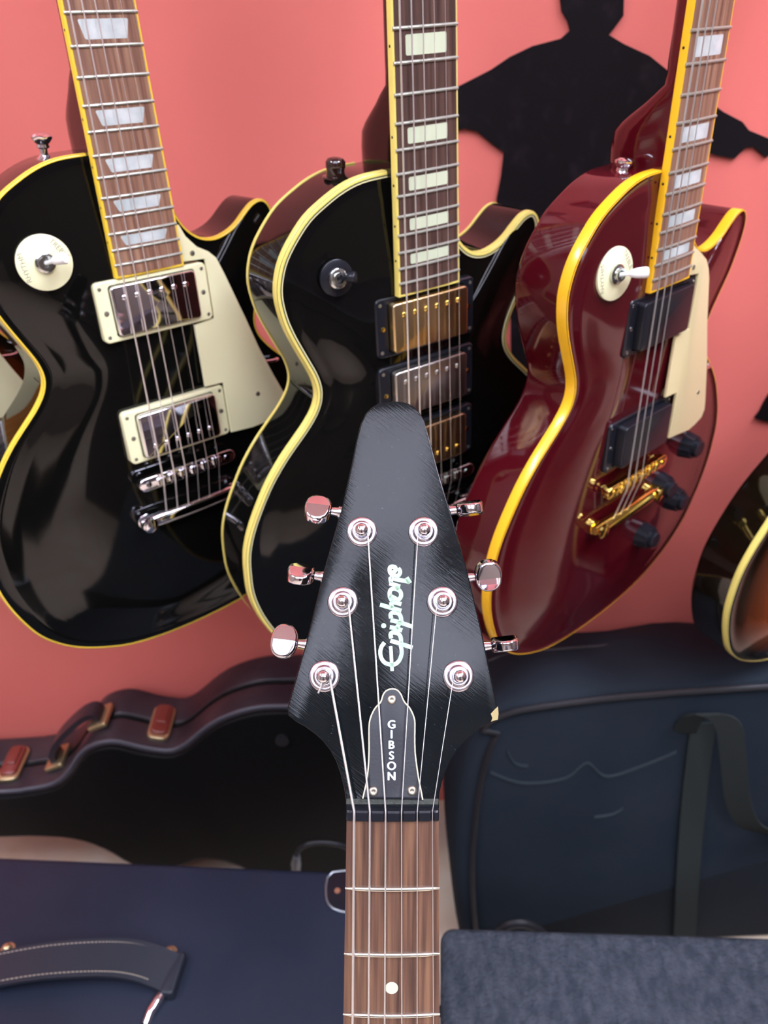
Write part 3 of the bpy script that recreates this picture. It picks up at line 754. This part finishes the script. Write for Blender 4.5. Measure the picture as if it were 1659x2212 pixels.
def PH(name, g, m, parent=hd, smooth=40): return obj(name, g.xf(TH_), m, parent, MM, smooth)
PH('chipped_corner', G().prism(ccw([(47.2, 40.4), (49.3, 42.6), (50.75, 43.8), (50.95, 40.5), (50.55, 37.6), (48.6, 37.2), (47.3, 36.7), (47.9, 38.4)]), -6, .08, 0), chip_m)
# tuners: washer and post on the face, housing behind, button at the side
POSTS = [(-15.4, 128.7), (15.4, 128.8), (-24.5, 93.6), (24.4, 93.9), (-33.0, 57.9), (31.9, 58.1)]
BTN = [(-38.7, 137.9, 'face', 18), (40.6, 138.7, 'edge', 12), (-47.0, 103.8, 'tilt', -22), (49.6, 103.4, 'face2', 35), (-54.7, 69.2, 'ridge', 5), (57.4, 68.3, 'edge', 10)]
POSTL = []
for (px, py), (bx, by, mode, rot) in zip(POSTS, BTN):
    by += 5.6
    w_ = PH('tuner_washer', G().lathe([(0, 0), (7.6, 0), (7.6, .4), (7.2, .9), (6.4, 1.2), (5.6, 1.2), (5.2, 1.7), (5.0, 2.6), (4.6, 3.1), (3.9, 3.2), (3.3, 2.8), (3.2, 1.6), (0, 1.6)], c=(px, py, 0), n=36), satin_chrome, smooth=50)
    PH('tuner_post', G().lathe([(0, 0), (3.0, 0), (3.0, 4.0), (2.5, 4.8), (2.5, 7.0), (3.0, 7.8), (3.0, 9.0), (2.5, 10.0), (1.2, 10.5), (0, 10.6)], c=(px, py, 0), n=24), chrome, w_, smooth=50)
    sd = -1 if px < 0 else 1
    zc = -19
    hx = px + sd * 3
    dirv = Vector((bx - px, by - py, 0)).normalized()
    dirv = Vector((sd, (.12 if sd > 0 else .12), 0)).normalized()
    g = G().lathe([(0, 0), (8, 0), (8, 7), (6.5, 9), (0, 9.2)], c=(px + sd * 1, py + .5, -23.5), n=20)
    PH('tuner_housing', g, chrome, w_)
    q0 = Vector((px, by - (abs(bx) - abs(px)) * .12, zc)); q1 = Vector((bx, by, zc))
    ax = (q1 - q0).normalized(); Lq = (q1 - q0).length
    P_ = lambda t: tuple(q0 + ax * t)
    edge_t = Lq - 9
    g = G().tube([P_(4), P_(edge_t - 7), P_(edge_t - 6.9), P_(edge_t - 5), P_(edge_t - 4.9), P_(edge_t - 3.4), P_(edge_t - 3.3), P_(edge_t - 1.6), P_(edge_t - 1.5), P_(edge_t + 2)],
                 [2.2, 2.2, 3.9, 3.9, 2.6, 2.6, 3.4, 3.4, 2.6, 2.2], 16)
    PH('tuner_shaft', g, chrome, w_, smooth=30)
    # kidney-shaped button: local u along shaft, v across, w thickness
    pts = []
    for k in range(40):
        a = 2 * math.pi * k / 40
        u = math.cos(a); v_ = math.sin(a)
        U = 7.2 * math.copysign(abs(u) ** .8, u); V = 8.8 * math.copysign(abs(v_) ** .85, v_)
        if u < 0: U *= .92; V *= 1 - .10 * abs(u)
        pts.append((U, V))
    gb = G().prism(pts, -3.6, 3.6, 1.5, seg=7, both=True)
    gb.f = gb.f[:-2]                       # replace the flat caps by two facets meeting at a ridge
    for base_i in (0, len(gb.v) - 40):
        o_ = len(gb.v); zc_ = gb.v[base_i][2]
        rid = [(gb.v[base_i + k][0], 0, zc_) for k in range(21)]
        gb.v += rid; gb.a += [0] * 21
        for k in range(20):
            a_, b_ = base_i + k, base_i + k + 1
            c_, d_ = base_i + (40 - k) % 40, base_i + (40 - k - 1) % 40
            gb.f.append((a_, b_, o_ + k + 1, o_ + k)); gb.f.append((o_ + k, o_ + k + 1, d_, c_))
    gb.v = [(q[0], q[1], q[2] * (1.12 - .42 * abs(q[1]) / 8.8)) for q in gb.v]
    # tilt about the shaft axis
    tilt = {'face': -34, 'face2': -36, 'tilt': -58, 'ridge': -12, 'edge': 80}[mode]
    X = Vector((sd * 1.0, 0, 0)); ang0 = math.atan2(ax.y, ax.x)
    MB = Matrix.Translation(q1) @ Matrix.Rotation(ang0, 4, 'Z') @ Matrix.Rotation(math.radians(-tilt), 4, 'X')
    PH('tuner_button', gb.xf(MB), chrome, w_, smooth=15)
# headstock logo, script lettering running up the headstock
LOGO = [[(-3.9, 74.1), (-5.4, 72.1), (-6.0, 69.4), (-5.5, 66.7), (-4.0, 64.6), (-1.6, 63.6), (0.9, 63.6), (3.0, 65.2), (4.2, 67.9), (4.4, 70.3), (3.9, 73.1)], [(-1.0, 72.4), (-0.7, 69.1), (-0.5, 64.6), (-0.2, 60.4)], [(-1.1, 75.0), (3.0, 73.8), (9.7, 71.6)], [(4.2, 74.0), (3.9, 76.7), (2.7, 78.4), (-0.0, 79.0), (-1.0, 77.9), (-0.7, 76.1)], [(-1.4, 81.5), (1.8, 80.9), (4.7, 79.9)], [(1.8, 80.9), (3.0, 82.8), (3.6, 84.3)], [(-1.1, 84.9), (3.0, 84.0), (9.9, 81.7)], [(4.3, 84.3), (3.8, 87.0), (2.4, 88.3), (-0.1, 88.5), (-1.0, 87.5), (-0.7, 85.8)], [(-6.2, 92.5), (-0.7, 90.9), (4.3, 89.5)], [(-0.1, 90.9), (-0.7, 92.9), (0.6, 93.6), (4.3, 92.7)], [(-0.1, 94.1), (-1.4, 96.5), (-1.1, 99.6), (1.2, 100.3), (3.7, 99.0), (4.1, 96.6), (2.7, 95.0), (0.6, 95.9), (-1.4, 96.9)], [(-1.6, 103.0), (3.7, 101.4)], [(1.8, 101.5), (3.0, 100.0)], [(-0.7, 103.2), (-1.0, 105.5), (0.6, 105.2), (8.6, 103.7)], [(8.6, 103.1), (6.9, 105.9)], [(2.7, 110.5), (3.7, 109.0), (3.2, 107.3), (1.8, 106.6), (-0.7, 107.6), (-1.5, 109.6), (-1.0, 111.1), (1.2, 111.0), (1.3, 109.3), (-0.1, 108.2)]]
LW = [2.0, 1.7] + [2.1] * 20
g = G()
for st, w in zip(LOGO, LW):
    pth = spline(st, 4) if len(st) > 2 else st
    m = len(pth); vv = []
    for i, p in enumerate(pth):
        a = pth[max(i - 1, 0)]; b = pth[min(i + 1, m - 1)]; dx, dy = b[0] - a[0], b[1] - a[1]; l = math.hypot(dx, dy)
        nx, ny = -dy / l * w / 2, dx / l * w / 2
        vv += [(p[0] + nx, p[1] + ny, .05), (p[0] - nx, p[1] - ny, .05)]
    g.add(vv, [(2 * i, 2 * i + 1, 2 * i + 3, 2 * i + 2) for i in range(m - 1)])
g.add([(-4.4 + 1.25 * math.cos(a * math.pi / 10), 82.2 + 1.25 * math.sin(a * math.pi / 10), .05) for a in range(20)], [tuple(range(20))])
PH('script_logo', g, pearl_logo, smooth=0)
# truss rod cover
TC = [(-14.0, 1.7), (-13.2, 5.1), (-12.3, 9.0), (-11.7, 13.6), (-11.3, 19.3), (-11.2, 25.0), (-11.3, 30.8), (-11.2, 35.2), (-10.6, 38.4), (-9.2, 41.6), (-7.7, 43.8), (-6.0, 45.4), (-5.2, 47.2), (-4.4, 49.6), (-2.8, 51.3), (-0.2, 52.0), (2.2, 51.4), (4.0, 49.4), (4.9, 47.2), (6.1, 45.3), (7.9, 43.4), (9.4, 40.8), (10.4, 37.9), (10.6, 35.2), (10.5, 29.4), (10.6, 23.6), (11.1, 18.5), (12.0, 12.2), (13.1, 6.5), (14.1, 1.2)]
TCs = spline(TC, 3)
tco = ccw(TCs)
tc_ = PH('truss_rod_cover', G().prism(tco, 0, 1.6, .25), black_plastic, smooth=30)
PH('cover_edge', G().tube([(p[0], p[1], 1.45) for p in TCs], .38, 8), cream_line, tc_, smooth=60)
for q in ((-.4, 47.0), (-9.0, 4.9), (9.1, 5.2)):
    sg = G().lathe([(0, 1.2), (2.35, 1.2), (2.3, 1.9), (1.7, 2.4), (.9, 2.5), (.5, 2.1), (0, 2.0)], c=(q[0], q[1], 0), n=20)
    PH('cover_screw', sg, dull_screw, tc_, smooth=60)
for ch, yy in zip('GIBSON', (35.5, 30.9, 26.1, 21.2, 16.5, 11.8)):
    t = text_mesh(ch, 5.3, .04)
    xs = [v_[0] for v_ in t.v]; ysq = [v_[1] for v_ in t.v]
    cx_, cy_ = (min(xs) + max(xs)) / 2, (min(ysq) + max(ysq)) / 2
    t.xf(Matrix.Translation((-.5, yy, 1.66)) @ Matrix.Translation((-cx_, -cy_, 0)))
    # thicken the strokes a little by doubling with small offsets
    base = list(t.v); bf = list(t.f)
    for dx, dy in ((.22, 0), (-.22, 0), (0, .12), (0, -.12)):
        t.add([(a + dx, b + dy, c + .002 * (dx + dy)) for a, b, c in base], bf)
    PH('cover_letter', t, pale_text, tc_, smooth=0)
# dust ledge behind the nut
PH('nut_ledge', G().box(-21.8, 21.6, -1.2, 1.4, -1, .5, .2), mat('dusty_black', (0.05, 0.055, 0.045), .85, bump=(900, .8, .001)), hd, smooth=0)
# strings from post to nut to bridge
order = [(4, 0), (2, 1), (0, 2), (1, 3), (3, 4), (5, 5)]
SR = [.66, .54, .45, .30, .24, .20]
Ti = TH_
for pi_, k in order:
    px, py = POSTS[pi_]; nx = NX[k]
    sd = 1 if px < 0 else -1
    r = SR[k]
    pts = []
    # two wraps round the post, then straight to the nut
    for t in range(0, 17):
        a = math.radians(200 - t * 45 * sd) if sd > 0 else math.radians(-20 + t * 45)
        pts.append(Ti @ Vector((px + 2.9 * math.cos(a), py + 2.9 * math.sin(a), 6.9 - t * .11)))
    pts.append(Ti @ Vector((px + sd * 3.0, py - 1.5, 4.9)))
    x3 = {0: -18.6, 1: -11.0, 2: -3.3, 3: 4.9, 4: 12.2, 5: 20.0}[k]
    slope = (x3 - nx) / (NY - 529)
    zf = lambda x, z: z - .9 * (x / 22) ** 2
    pts += [Vector((nx, NY + 5.0, zf(nx, 1.3))), Vector((nx, NY + 3, zf(nx, 1.75))), Vector((nx, NY, zf(nx, 1.75))), Vector((x3, 529, zf(x3, 2.2) + .1)), Vector((nx * 1.44, 0, 4.0)), Vector((nx * 1.44, -40, -1))]
    PV('string', G().tube([tuple(p) for p in pts], r, 8), string_metal, smooth=60)
# loose string end by the lowest left post
PH('string_end', G().tube([(-33.6, 55.5, 6.8), (-34.1, 53.0, 7.0), (-35.4, 50.2, 6.4)], .5, 8), string_metal, hd)

# ------------------------------------------------------------------ guitar-shaped hard case standing on its side against the wall
top = [(-0.539, 0.234), (-0.509, 0.236), (-0.478, 0.241), (-0.458, 0.25), (-0.438, 0.27), (-0.421, 0.294), (-0.403, 0.311), (-0.381, 0.319), (-0.361, 0.318), (-0.335, 0.306), (-0.314, 0.299), (-0.295, 0.297), (-0.275, 0.308), (-0.251, 0.33), (-0.227, 0.348), (-0.197, 0.361), (-0.168, 0.367), (-0.138, 0.366)]
bot = [(-0.565, 0.144), (-0.505, 0.14), (-0.467, 0.132), (-0.44, 0.117), (-0.416, 0.093), (-0.397, 0.069), (-0.36, .05), (-0.318, 0.062), (-0.301, 0.070), (-0.284, 0.072), (-0.263, 0.066), (-0.24, 0.050), (-.20, .015), (-.15, .001)]
right_ = [(-.10, .001), (-.055, .02), (-.022, .06), (-.002, .12), (.004, .19), (-.004, .26), (-.03, .32), (-.07, .352), (-.105, .364)]
cout = spline([(-1.05, .235), (-.9, .235), (-.75, .234)] + top + right_[::-1] + bot[::-1] + [(-.75, .144), (-.9, .144), (-1.05, .144)], 2, False)
cout = ccw(cout)
cs = empty('guitar_case', Matrix.Translation((-.2, .79, 0)))
tag(cs, 'black guitar-shaped hard case with red-brown latches, on its side against the red wall', 'guitar case')
YF, YB = .737, .845
def case_part(name, out, y0, y1, m, bev=.006, parent=cs):
    """outline in x,z extruded in y; front face towards the viewer rounded"""
    g = G().prism(ccw(out), 0, y1 - y0, bev, seg=3, both=True)
    g.v = [(p[0] + .2, y1 - p[2] - .79, p[1]) for p in g.v]
    return obj(name, g, m, parent, 1.0, 40)
# the panel's mesh prism faces -y ; winding is mirrored, so flip
def flip(o):
    o.data.flip_normals(); return o
case_part('case_shell', cout, YF + .006, YF + .052, tolex)
case_part('case_lid', cout, YF + .056, YB, tolex)
ins = [(p[0] - q[0] * .005, p[1] - q[1] * .005) for p, q in zip(cout, normals(cout))]
case_part('face_panel', ins, YF, YF + .01, case_face, .003)
g = G().tube([(p[0] + .2, YF + .008 - .79, p[1]) for p in cout], .0028, 6, closed=True)
obj('edge_piping', g, mat('grey_piping', (.06, .06, .075), .5), cs)
g = G().tube([(p[0] + .2, YF + .054 - .79, p[1]) for p in [(a[0] - b[0] * .002, a[1] - b[1] * .002) for a, b in zip(cout, normals(cout))]], .003, 6, closed=True)
obj('lid_seam', g, case_face, cs)
# latches lie over the seam on the upper edge
def latch(x, z, ang, w=.03):
    M = Matrix.Translation((x + .2, YF + .052 - .79, z)) @ Matrix.Rotation(ang, 4, 'Y')
    lp = obj('latch', G().prism(rrect(-w / 2, w / 2, -.03, .03, .010, 5), 0, .005, .002).xf(M), brass, cs)
    obj('latch_cover', G().prism(rrect(-w / 2 + .003, w / 2 - .003, -.024, .028, .008, 5), .003, .010, .003).xf(M), red_latch, lp)
    obj('latch_lever', G().prism(rrect(-w / 2 + .008, w / 2 - .008, -.008, .022, .002, 3), .009, .013, .0015).xf(M), red_latch, lp)
latch(-.318, .301, math.radians(14))
latch(-.538, .236, math.radians(0), .03)
# handle
hpts = spline([(-.472, .245), (-.474, .262), (-.462, .285), (-.440, .309), (-.415, .330), (-.400, .334), (-.396, .322)], 5)
g = G().ribbon([(p[0] + .2, YF + .05 - .79, p[1]) for p in hpts], (0, 1, 0), .026, .008)
hdl = obj('handle', g, tolex, cs, smooth=60)
for (x, z, a) in ((-.472, .246, -22), (-.395, .319, -22)):
    M = Matrix.Translation((x + .2, YF + .05 - .79, z)) @ Matrix.Rotation(math.radians(a), 4, 'Y')
    obj('handle_mount', G().box(-.014, .014, -.02, .02, 0, .006, .002).xf(M), brass, hdl)
obj('foot', G().lathe([(0, 0), (.009, 0), (.008, .006), (0, .008)], axis='y', n=16, c=(-.147 + .2, YF - .79 - .006, .317)), rubber, cs)
obj('foot', G().lathe([(0, 0), (.009, 0), (.008, .006), (0, .008)], axis='y', n=16, c=(-.06 + .2, YF - .79 - .006, .08)), rubber, cs)

# ------------------------------------------------------------------ soft black bag on the right
bg = empty('gear_bag', Matrix.Translation((.40, .73, 0)))
tag(bg, 'large black soft case with a webbing carry strap, against the red wall at right', 'bag')
def bagY(x, z): return 0
bo = [(.078, .002), (.070, .10), (.066, .2), (.072, .30), (.086, .385), (.104, .418), (.125, .432), (.155, .440), (.222, .448), (.29, .452), (.42, .455), (.60, .455), (.80, .45), (.84, .43), (.85, .38), (.85, .002)]
bo2 = spline(bo, 4)
bo2 = ccw(bo2)
g = G()
# lofted: front outline, bulging, top sloping back to the wall
lev = [(0.0, .012, .010), (.004, .004, .003), (.010, 0, 0), (.05, -.004, .004), (.09, -.004, .012), (.13, -.002, .028), (.17, .004, .048), (.185, .015, .060)]
vv = []; nB = len(bo2); NRb = normals(bo2)
for dy, ins_, drop in lev:
    for p, q in zip(bo2, NRb):
        z = p[1] - q[1] * ins_; x = p[0] - q[0] * ins_
        z -= drop * max(0, (p[1] - .2) / .25) + .004 * math.sin(x * 37 + dy * 60) * (p[1] > .3)
        vv.append((x - .40, .655 + dy - .73 - .035 * max(0, 1 - z / .42), max(.001, z)))
ff = [(r * nB + i, r * nB + (i + 1) % nB, (r + 1) * nB + (i + 1) % nB, (r + 1) * nB + i) for r in range(len(lev) - 1) for i in range(nB)]
ff.append(tuple(range(nB))[::-1]); ff.append(tuple((len(lev) - 1) * nB + i for i in range(nB)))
g.add(vv, [q[::-1] for q in ff])
obj('bag_body', g, fabric, bg, smooth=60)
g = G().tube([(p[0] - .40 + (.022 if p[0] < .1 else .0), .652 - .73 - .035 * max(0, 1 - p[1] / .42), p[1] - .003) for p in spline([(.078, .004), (.070, .10), (.068, .2), (.074, .30), (.086, .375), (.104, .414), (.125, .430), (.155, .438), (.222, .446), (.29, .450), (.42, .453), (.60, .453)], 5)], .0035, 8)
obj('seam_piping', g, rubber, bg)
g = G().tube([(p[0] - .40, .655 - .73 + .09, p[1]) for p in spline([(.10, .410), (.14, .432), (.22, .438), (.30, .440), (.42, .441), (.60, .443)], 5)], .002, 6)
obj('zip', g, rubber, bg)
def web(path, w, name, m=webbing, nrm=(1, 0, 0), t=.002): return obj(name, G().ribbon([(p[0] - .40, p[1] - .73, p[2]) for p in path], nrm, w, t), m, bg, smooth=60)
bf = lambda z: .651 - .035 * max(0, 1 - z / .42)
web([(.355 + .027 * (1 - z / .4) ** 1.5, bf(z), z) for z in (.40, .35, .29, .22, .15, .08, .01)], .030, 'vertical_strap')
web([(.60, bf(z), z) for z in (.40, .2, .01)], .030, 'vertical_strap')
hp_ = spline([(.335, .650, .385), (.334, .640, .415), (.345, .628, .437), (.365, .618, .430), (.378, .612, .380), (.392, .608, .320), (.412, .606, .275), (.440, .606, .256), (.47, .606, .250), (.52, .606, .256), (.56, .61, .29), (.59, .63, .38), (.60, .65, .40)], 6)
hl = web(hp_, .028, 'carry_handle', nrm=(.55, -.25, .25))
obj('grip', G().prism(rrect(-.03, .03, -.016, .016, .006), 0, .012, .004, both=True).xf(Matrix.Translation((.475 - .40, .612 - .73, .252)) @ Matrix.Rotation(math.radians(90), 4, 'X')), leather, hl)
scuff = mat('faint_scuff', (.032, .042, .048), .9, ior=1.2)
for pts_ in ([(.11, .338), (.15, .318), (.20, .322), (.225, .345), (.25, .322), (.29, .335), (.33, .355)], [(.24, .255), (.262, .258), (.275, .268)], [(.13, .37), (.14, .35), (.155, .345)]):
    obj('scuff_mark', G().ribbon([(p[0] - .40, .6535 - .73 - .035 * max(0, 1 - p[1] / .42), p[1]) for p in spline(pts_, 5)], (0, .1, 1), .004, .0012), scuff, bg, smooth=60)

# ------------------------------------------------------------------ boxes in front
def slab_box(name, label, cat, P0, P1, depth, H, m, bev=.008):
    """box whose back top edge runs P0->P1; extends towards the viewer"""
    d = Vector((P1[0] - P0[0], P1[1] - P0[1], 0)); L = d.length; d.normalize(); n_ = Vector((d.y, -d.x, 0))
    M = Matrix(((d.x, -n_.x, 0, P0[0]), (d.y, -n_.y, 0, P0[1]), (0, 0, 1, 0), (0, 0, 0, 1)))
    r = empty(name, M); tag(r, label, cat)
    return r, L, M
H0 = CAMZ - .8
la, LL, MA = slab_box('amplifier', 'navy-black vinyl box with a stitched black strap handle on its top', 'amplifier', (-.62, .608), (-.025, .5465), .45, H0, blue_vinyl)
obj('cabinet', G().prism(rrect(0, LL, -.42, 0, .012, 5), .006, H0, .007, both=True), blue_vinyl, la)
for x in (.05, LL - .05):
    for y in (-.38, -.04): obj('foot', G().lathe([(0, 0), (.016, 0), (.018, .008), (0, .008)], c=(x, y, 0), n=14), rubber, la)
MAi = MA.inverted()
def la_pt(x, y, z): return tuple(MAi @ Vector((x, y, z)))
# handle strap
hc = [(-.437, .446, 0), (-.42, .449, .008), (-.36, .4535, .014), (-.30, .4535, .015), (-.265, .450, .012), (-.232, .441, .004)]
hc = spline(hc, 5)
hn = lambda i: Vector((.10, 1, .05)).normalized()
hs_ = obj('strap_handle', G().ribbon([la_pt(p[0], p[1], H0 + .006 + p[2]) for p in hc], hn, .037, .0045), leather, la, smooth=60)
for off in (-.0145, .0145):
    base = [la_pt(p[0] + .1 * off, p[1] + off, H0 + .0088 + p[2]) for p in hc[2:-3]]
    st = G()
    for i in range(len(base) - 1):
        a, b = Vector(base[i]), Vector(base[i + 1]); k = 3
        for j in range(k):
            st.tube([tuple(a.lerp(b, (j + .1) / k)), tuple(a.lerp(b, (j + .75) / k))], .0005, 5)
    obj('stitching', st, stitch_m, hs_)
obj('strap_end', G().box(-.007, .007, -.021, .021, 0, .013, .0025).xf(MAi @ Matrix.Translation((-.231, .441, H0)) @ Matrix.Rotation(math.radians(-8), 4, 'Z')), leather, hs_)
for (x, y) in ((-.241, .4665), (-.411, .479)):
    obj('handle_screw', G().lathe([(0, 0), (.0075, 0), (.0075, .0015), (.005, .002), (.0045, .006), (.003, .0075), (0, .0078)], c=la_pt(x, y, H0), n=16), brass, hs_)
obj('metal_hook', G().tube([la_pt(x, y, H0 + z) for x, y, z in ((-.236, .432, .004), (-.240, .421, .007), (-.246, .409, .006), (-.250, .400, .001))], .0045, 10), chrome, hs_)
# corner protector on the back right corner
cp = [( LL - .052, -.004), (LL - .056, -.030), (LL - .046, -.046), (LL - .02, -.050), (LL - .006, -.040), (LL - .006, -.006)]
cg = obj('corner_protector', G().prism(ccw(spline(cp, 3, True)), H0 - .02, H0 + .0018, .0012), black_plastic, la)
obj('corner_rim', G().tube([(p[0], p[1], H0 + .0015) for p in spline(cp, 3, True)], .0011, 6, closed=True), grey_metal, cg)
obj('corner_screw', G().lathe([(0, 0), (.0035, 0), (.003, .0015), (0, .002)], c=(LL - .044, -.026, H0 + .0015), n=14), copper, cg)

cb, LC, MC = slab_box('speaker_cabinet', 'charcoal carpet-covered cabinet at the lower right', 'speaker cabinet', (.036, .482), (.62, .432), .3, H0, carpet_m)
g = G().prism(rrect(0, LC, -.34, 0, .014, 5), .004, H0, .009, both=True)
obj('cabinet', g, carpet_m, cb)
for x in (.05, LC - .05):
    for y in (-.30, -.04): obj('foot', G().lathe([(0, 0), (.016, 0), (.018, .006), (0, .006)], c=(x, y, 0), n=14), rubber, cb)

# cable with a metal plug between the case and the vinyl box
cab = obj('audio_cable', G().tube(spline([(-.150, .700, .06), (-.150, .705, .10), (-.143, .706, .128), (-.125, .706, .142), (-.095, .706, .140), (-.07, .706, .12), (-.04, .69, .06), (-.01, .66, .006), (.03, .61, .006)], 6), .0035, 8), rubber)
cab.data.transform(Matrix.Translation((0, 0, 0)))
tag(cab, 'thin black cable arching between the guitar-shaped case and the vinyl box', 'cable')
obj('metal_plug', G().tube([(-.150, .700, .065), (-.150, .7035, .088), (-.149, .7045, .10), (-.146, .7055, .118)], [.004, .006, .0075, .005], 12), grey_metal, cab)
cr_ = obj('audio_cable', G().tube(spline([(.03, .54, .007), (.09, .575, .02), (.106, .585, .06), (.120, .588, .108), (.140, .588, .124), (.165, .588, .112), (.192, .585, .075), (.23, .57, .02), (.30, .55, .007)], 6), .006, 8), rubber)
tag(cr_, 'thick black cable looped on the floor in front of the soft case', 'cable')

# unseen cupboard added behind the viewer, as a dark shape for the headstock's reflection
dc = empty('added_cupboard', Matrix.Translation((0, -2.93, 0)))
tag(dc, 'added dark cupboard against the far wall, a dark shape for the headstock to reflect', 'cupboard')
obj('carcass', G().box(-.5, .5, -.25, .25, 0.05, 2.2, .004), cabinet_m, dc, smooth=0)
obj('plinth', G().box(-.48, .48, -.23, .23, 0, .05), cabinet_m, dc, smooth=0)
for sx in (-1, 1):
    d_ = obj('door', G().box(sx * .25 - .24, sx * .25 + .24, .25, .27, .1, 2.15, .003), cabinet_m, dc, smooth=0)
    obj('handle', G().tube([(sx * .04, .285, .95), (sx * .04, .285, 1.15)], .006, 8), chrome, d_)

# black trunk added at right outside the picture, to darken the guitars' lacquer reflections
tk = empty('added_trunk', Matrix.Translation((1.24, -.08, 0)))
tag(tk, 'large black trunk added to the right of the guitars to darken their reflections', 'trunk')
obj('body', G().prism(rrect(-.5, .5, -.55, .55, .03, 5), 0.001, .46, .01, both=True), tolex, tk)
obj('lid', G().prism(rrect(-.5, .5, -.55, .55, .03, 5), .465, .60, .015, both=True), tolex, tk)
for x_ in (-.3, .3):
    obj('latch', G().box(x_ - .04, x_ + .04, -.562, -.545, .40, .52, .003), chrome, tk)
obj('handle', G().tube([(-.506, -.12, .28), (-.54, -.10, .28), (-.54, .10, .28), (-.506, .12, .28)], .01, 8), rubber, tk)
